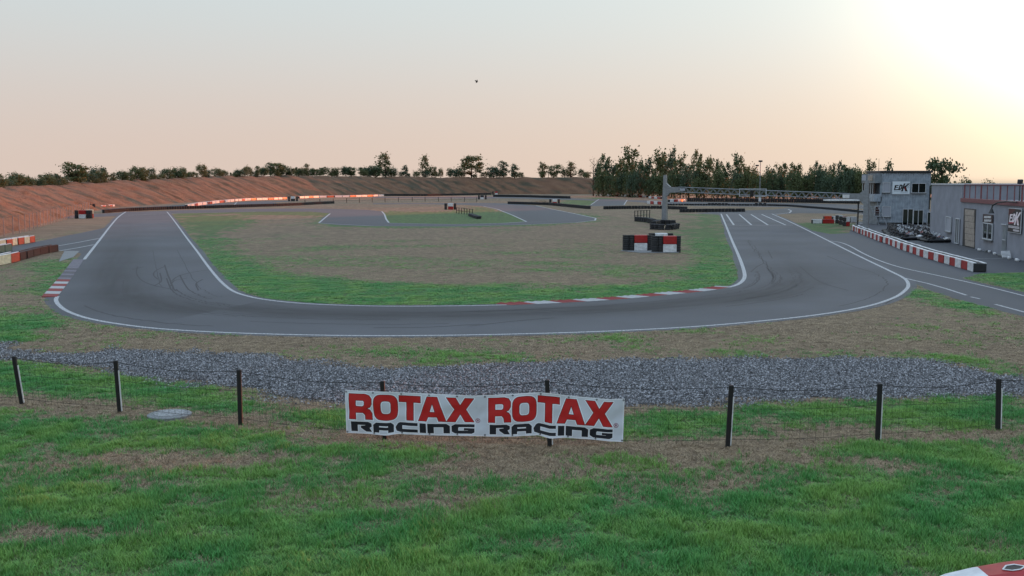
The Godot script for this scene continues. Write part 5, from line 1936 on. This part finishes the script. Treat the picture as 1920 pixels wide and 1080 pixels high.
func build_near_kart() -> void:
	# red and white racing kart bodywork that just shows at the bottom of the picture
	var z := 12.0
	var X := (1843.0 - 960.0) / F * 12.85
	var t := thing("racing_kart", "red and white kart bodywork with dark vent parked on the lawn below the camera", "kart", Vector3(X, 0, -z), 0.0)
	t.scale = Vector3(1.0, 0.63, 1.0)
	var prof := [[-0.75, 0.12, 0.10], [-0.55, 0.30, 0.22], [-0.2, 0.42, 0.34], [0.2, 0.52, 0.44], [0.6, 0.60, 0.5], [1.1, 0.60, 0.5]]
	var st := begin()
	for i in prof.size() - 1:
		var a: Array = prof[i]
		var b: Array = prof[i + 1]
		var w0 := 0.22 + 0.1 * (i / 5.0)
		var w1 := 0.22 + 0.1 * ((i + 1) / 5.0)
		var ringA := [Vector3(a[0], 0.08, w0), Vector3(a[0], a[2], w0), Vector3(a[0], a[1], w0 * 0.55), Vector3(a[0], a[1], -w0 * 0.55), Vector3(a[0], a[2], -w0), Vector3(a[0], 0.08, -w0)]
		var ringB := [Vector3(b[0], 0.08, w1), Vector3(b[0], b[2], w1), Vector3(b[0], b[1], w1 * 0.55), Vector3(b[0], b[1], -w1 * 0.55), Vector3(b[0], b[2], -w1), Vector3(b[0], 0.08, -w1)]
		for k in 5:
			quad(st, ringA[k], ringA[k + 1], ringB[k + 1], ringB[k])
		if i == 1:
			obj("white_nose", st, M.white, t)
			st = begin()
	obj("red_side_pod", st, M.red, t)
	var v := begin()
	var vp := PackedVector2Array([Vector2(0.02, 0.03), Vector2(0.10, 0.10), Vector2(0.20, 0.10), Vector2(0.29, 0.03), Vector2(0.20, -0.06), Vector2(0.10, -0.06)])
	var top := func(p: Vector2, up: float) -> Vector3: return Vector3(p.x, (lerpf(0.42, 0.52, (p.x + 0.2) / 0.4) if p.x < 0.2 else lerpf(0.52, 0.60, (p.x - 0.2) / 0.4)) + up, p.y + 0.02)
	var ix := Geometry2D.triangulate_polygon(vp)
	for k in range(0, ix.size(), 3):
		tri(v, top.call(vp[ix[k]], 0.012), top.call(vp[ix[k + 1]], 0.012), top.call(vp[ix[k + 2]], 0.012))
	obj("vent", v, M.black, t)
	var rim := begin()
	for k in 6:
		tube(rim, top.call(vp[k], 0.014), top.call(vp[(k + 1) % 6], 0.014), 0.011, 0.011, 6)
	obj("vent_rim", rim, M.white, t)
	var wf := begin()
	tyre(wf, Vector3(-0.28, 0.2, 0.40), 0.2, 0.16, Basis(Vector3.RIGHT, PI / 2), 18)
	obj("wheel", wf, M.rubber, t)

func build_bird() -> void:
	var d := ray(894, 154).normalized()
	var p := Vector3(0, EYE, 0) + d * 70.0
	var t := thing("bird", "tiny dark bird in flight high over the circuit", "bird", p, 0.5)
	var st := begin()
	lathe(st, Vector3.ZERO, [[0.0, -0.11], [0.03, -0.04], [0.035, 0.03], [0.02, 0.08], [0.0, 0.12]], 8, Basis(Vector3.FORWARD, 1.0))
	obj("body", st, M.bird, t)
	for s in [-1.0, 1.0]:
		var w := begin()
		var q := [Vector3(0.03, 0.01, 0), Vector3(-0.04, 0.01, 0.0), Vector3(-0.09, 0.10, s * 0.12), Vector3(-0.05, 0.16, s * 0.16), Vector3(0.01, 0.10, s * 0.11)]
		for k in range(1, 4):
			tri(w, q[0], q[k], q[k + 1])
			tri(w, q[0] - Vector3(0, 0.008, 0), q[k + 1] - Vector3(0, 0.008, 0), q[k] - Vector3(0, 0.008, 0))
		obj("wing", w, M.bird, t)

func _ready() -> void:
	rng.seed = 1
	n_big.seed = 11
	n_big.frequency = 0.05
	n_big.fractal_octaves = 4
	n_mid.seed = 22
	n_mid.frequency = 0.12
	n_mid.fractal_octaves = 4
	n_fine.seed = 33
	n_fine.frequency = 0.35
	n_fine.fractal_octaves = 3
	set_camera_and_light()
	make_materials()
	lay_out_lines()
	build_ground()
	build_track()
	build_berm()
	build_gravel()
	build_tower()
	build_garage()
	build_gantry()
	build_trees()
	build_kerbs()
	build_barriers()
	build_marshals()
	build_tyres()
	build_chainlink()
	build_fence()
	build_banner()
	build_manhole()
	build_karts()
	build_near_kart()
	build_bird()
	build_grass()
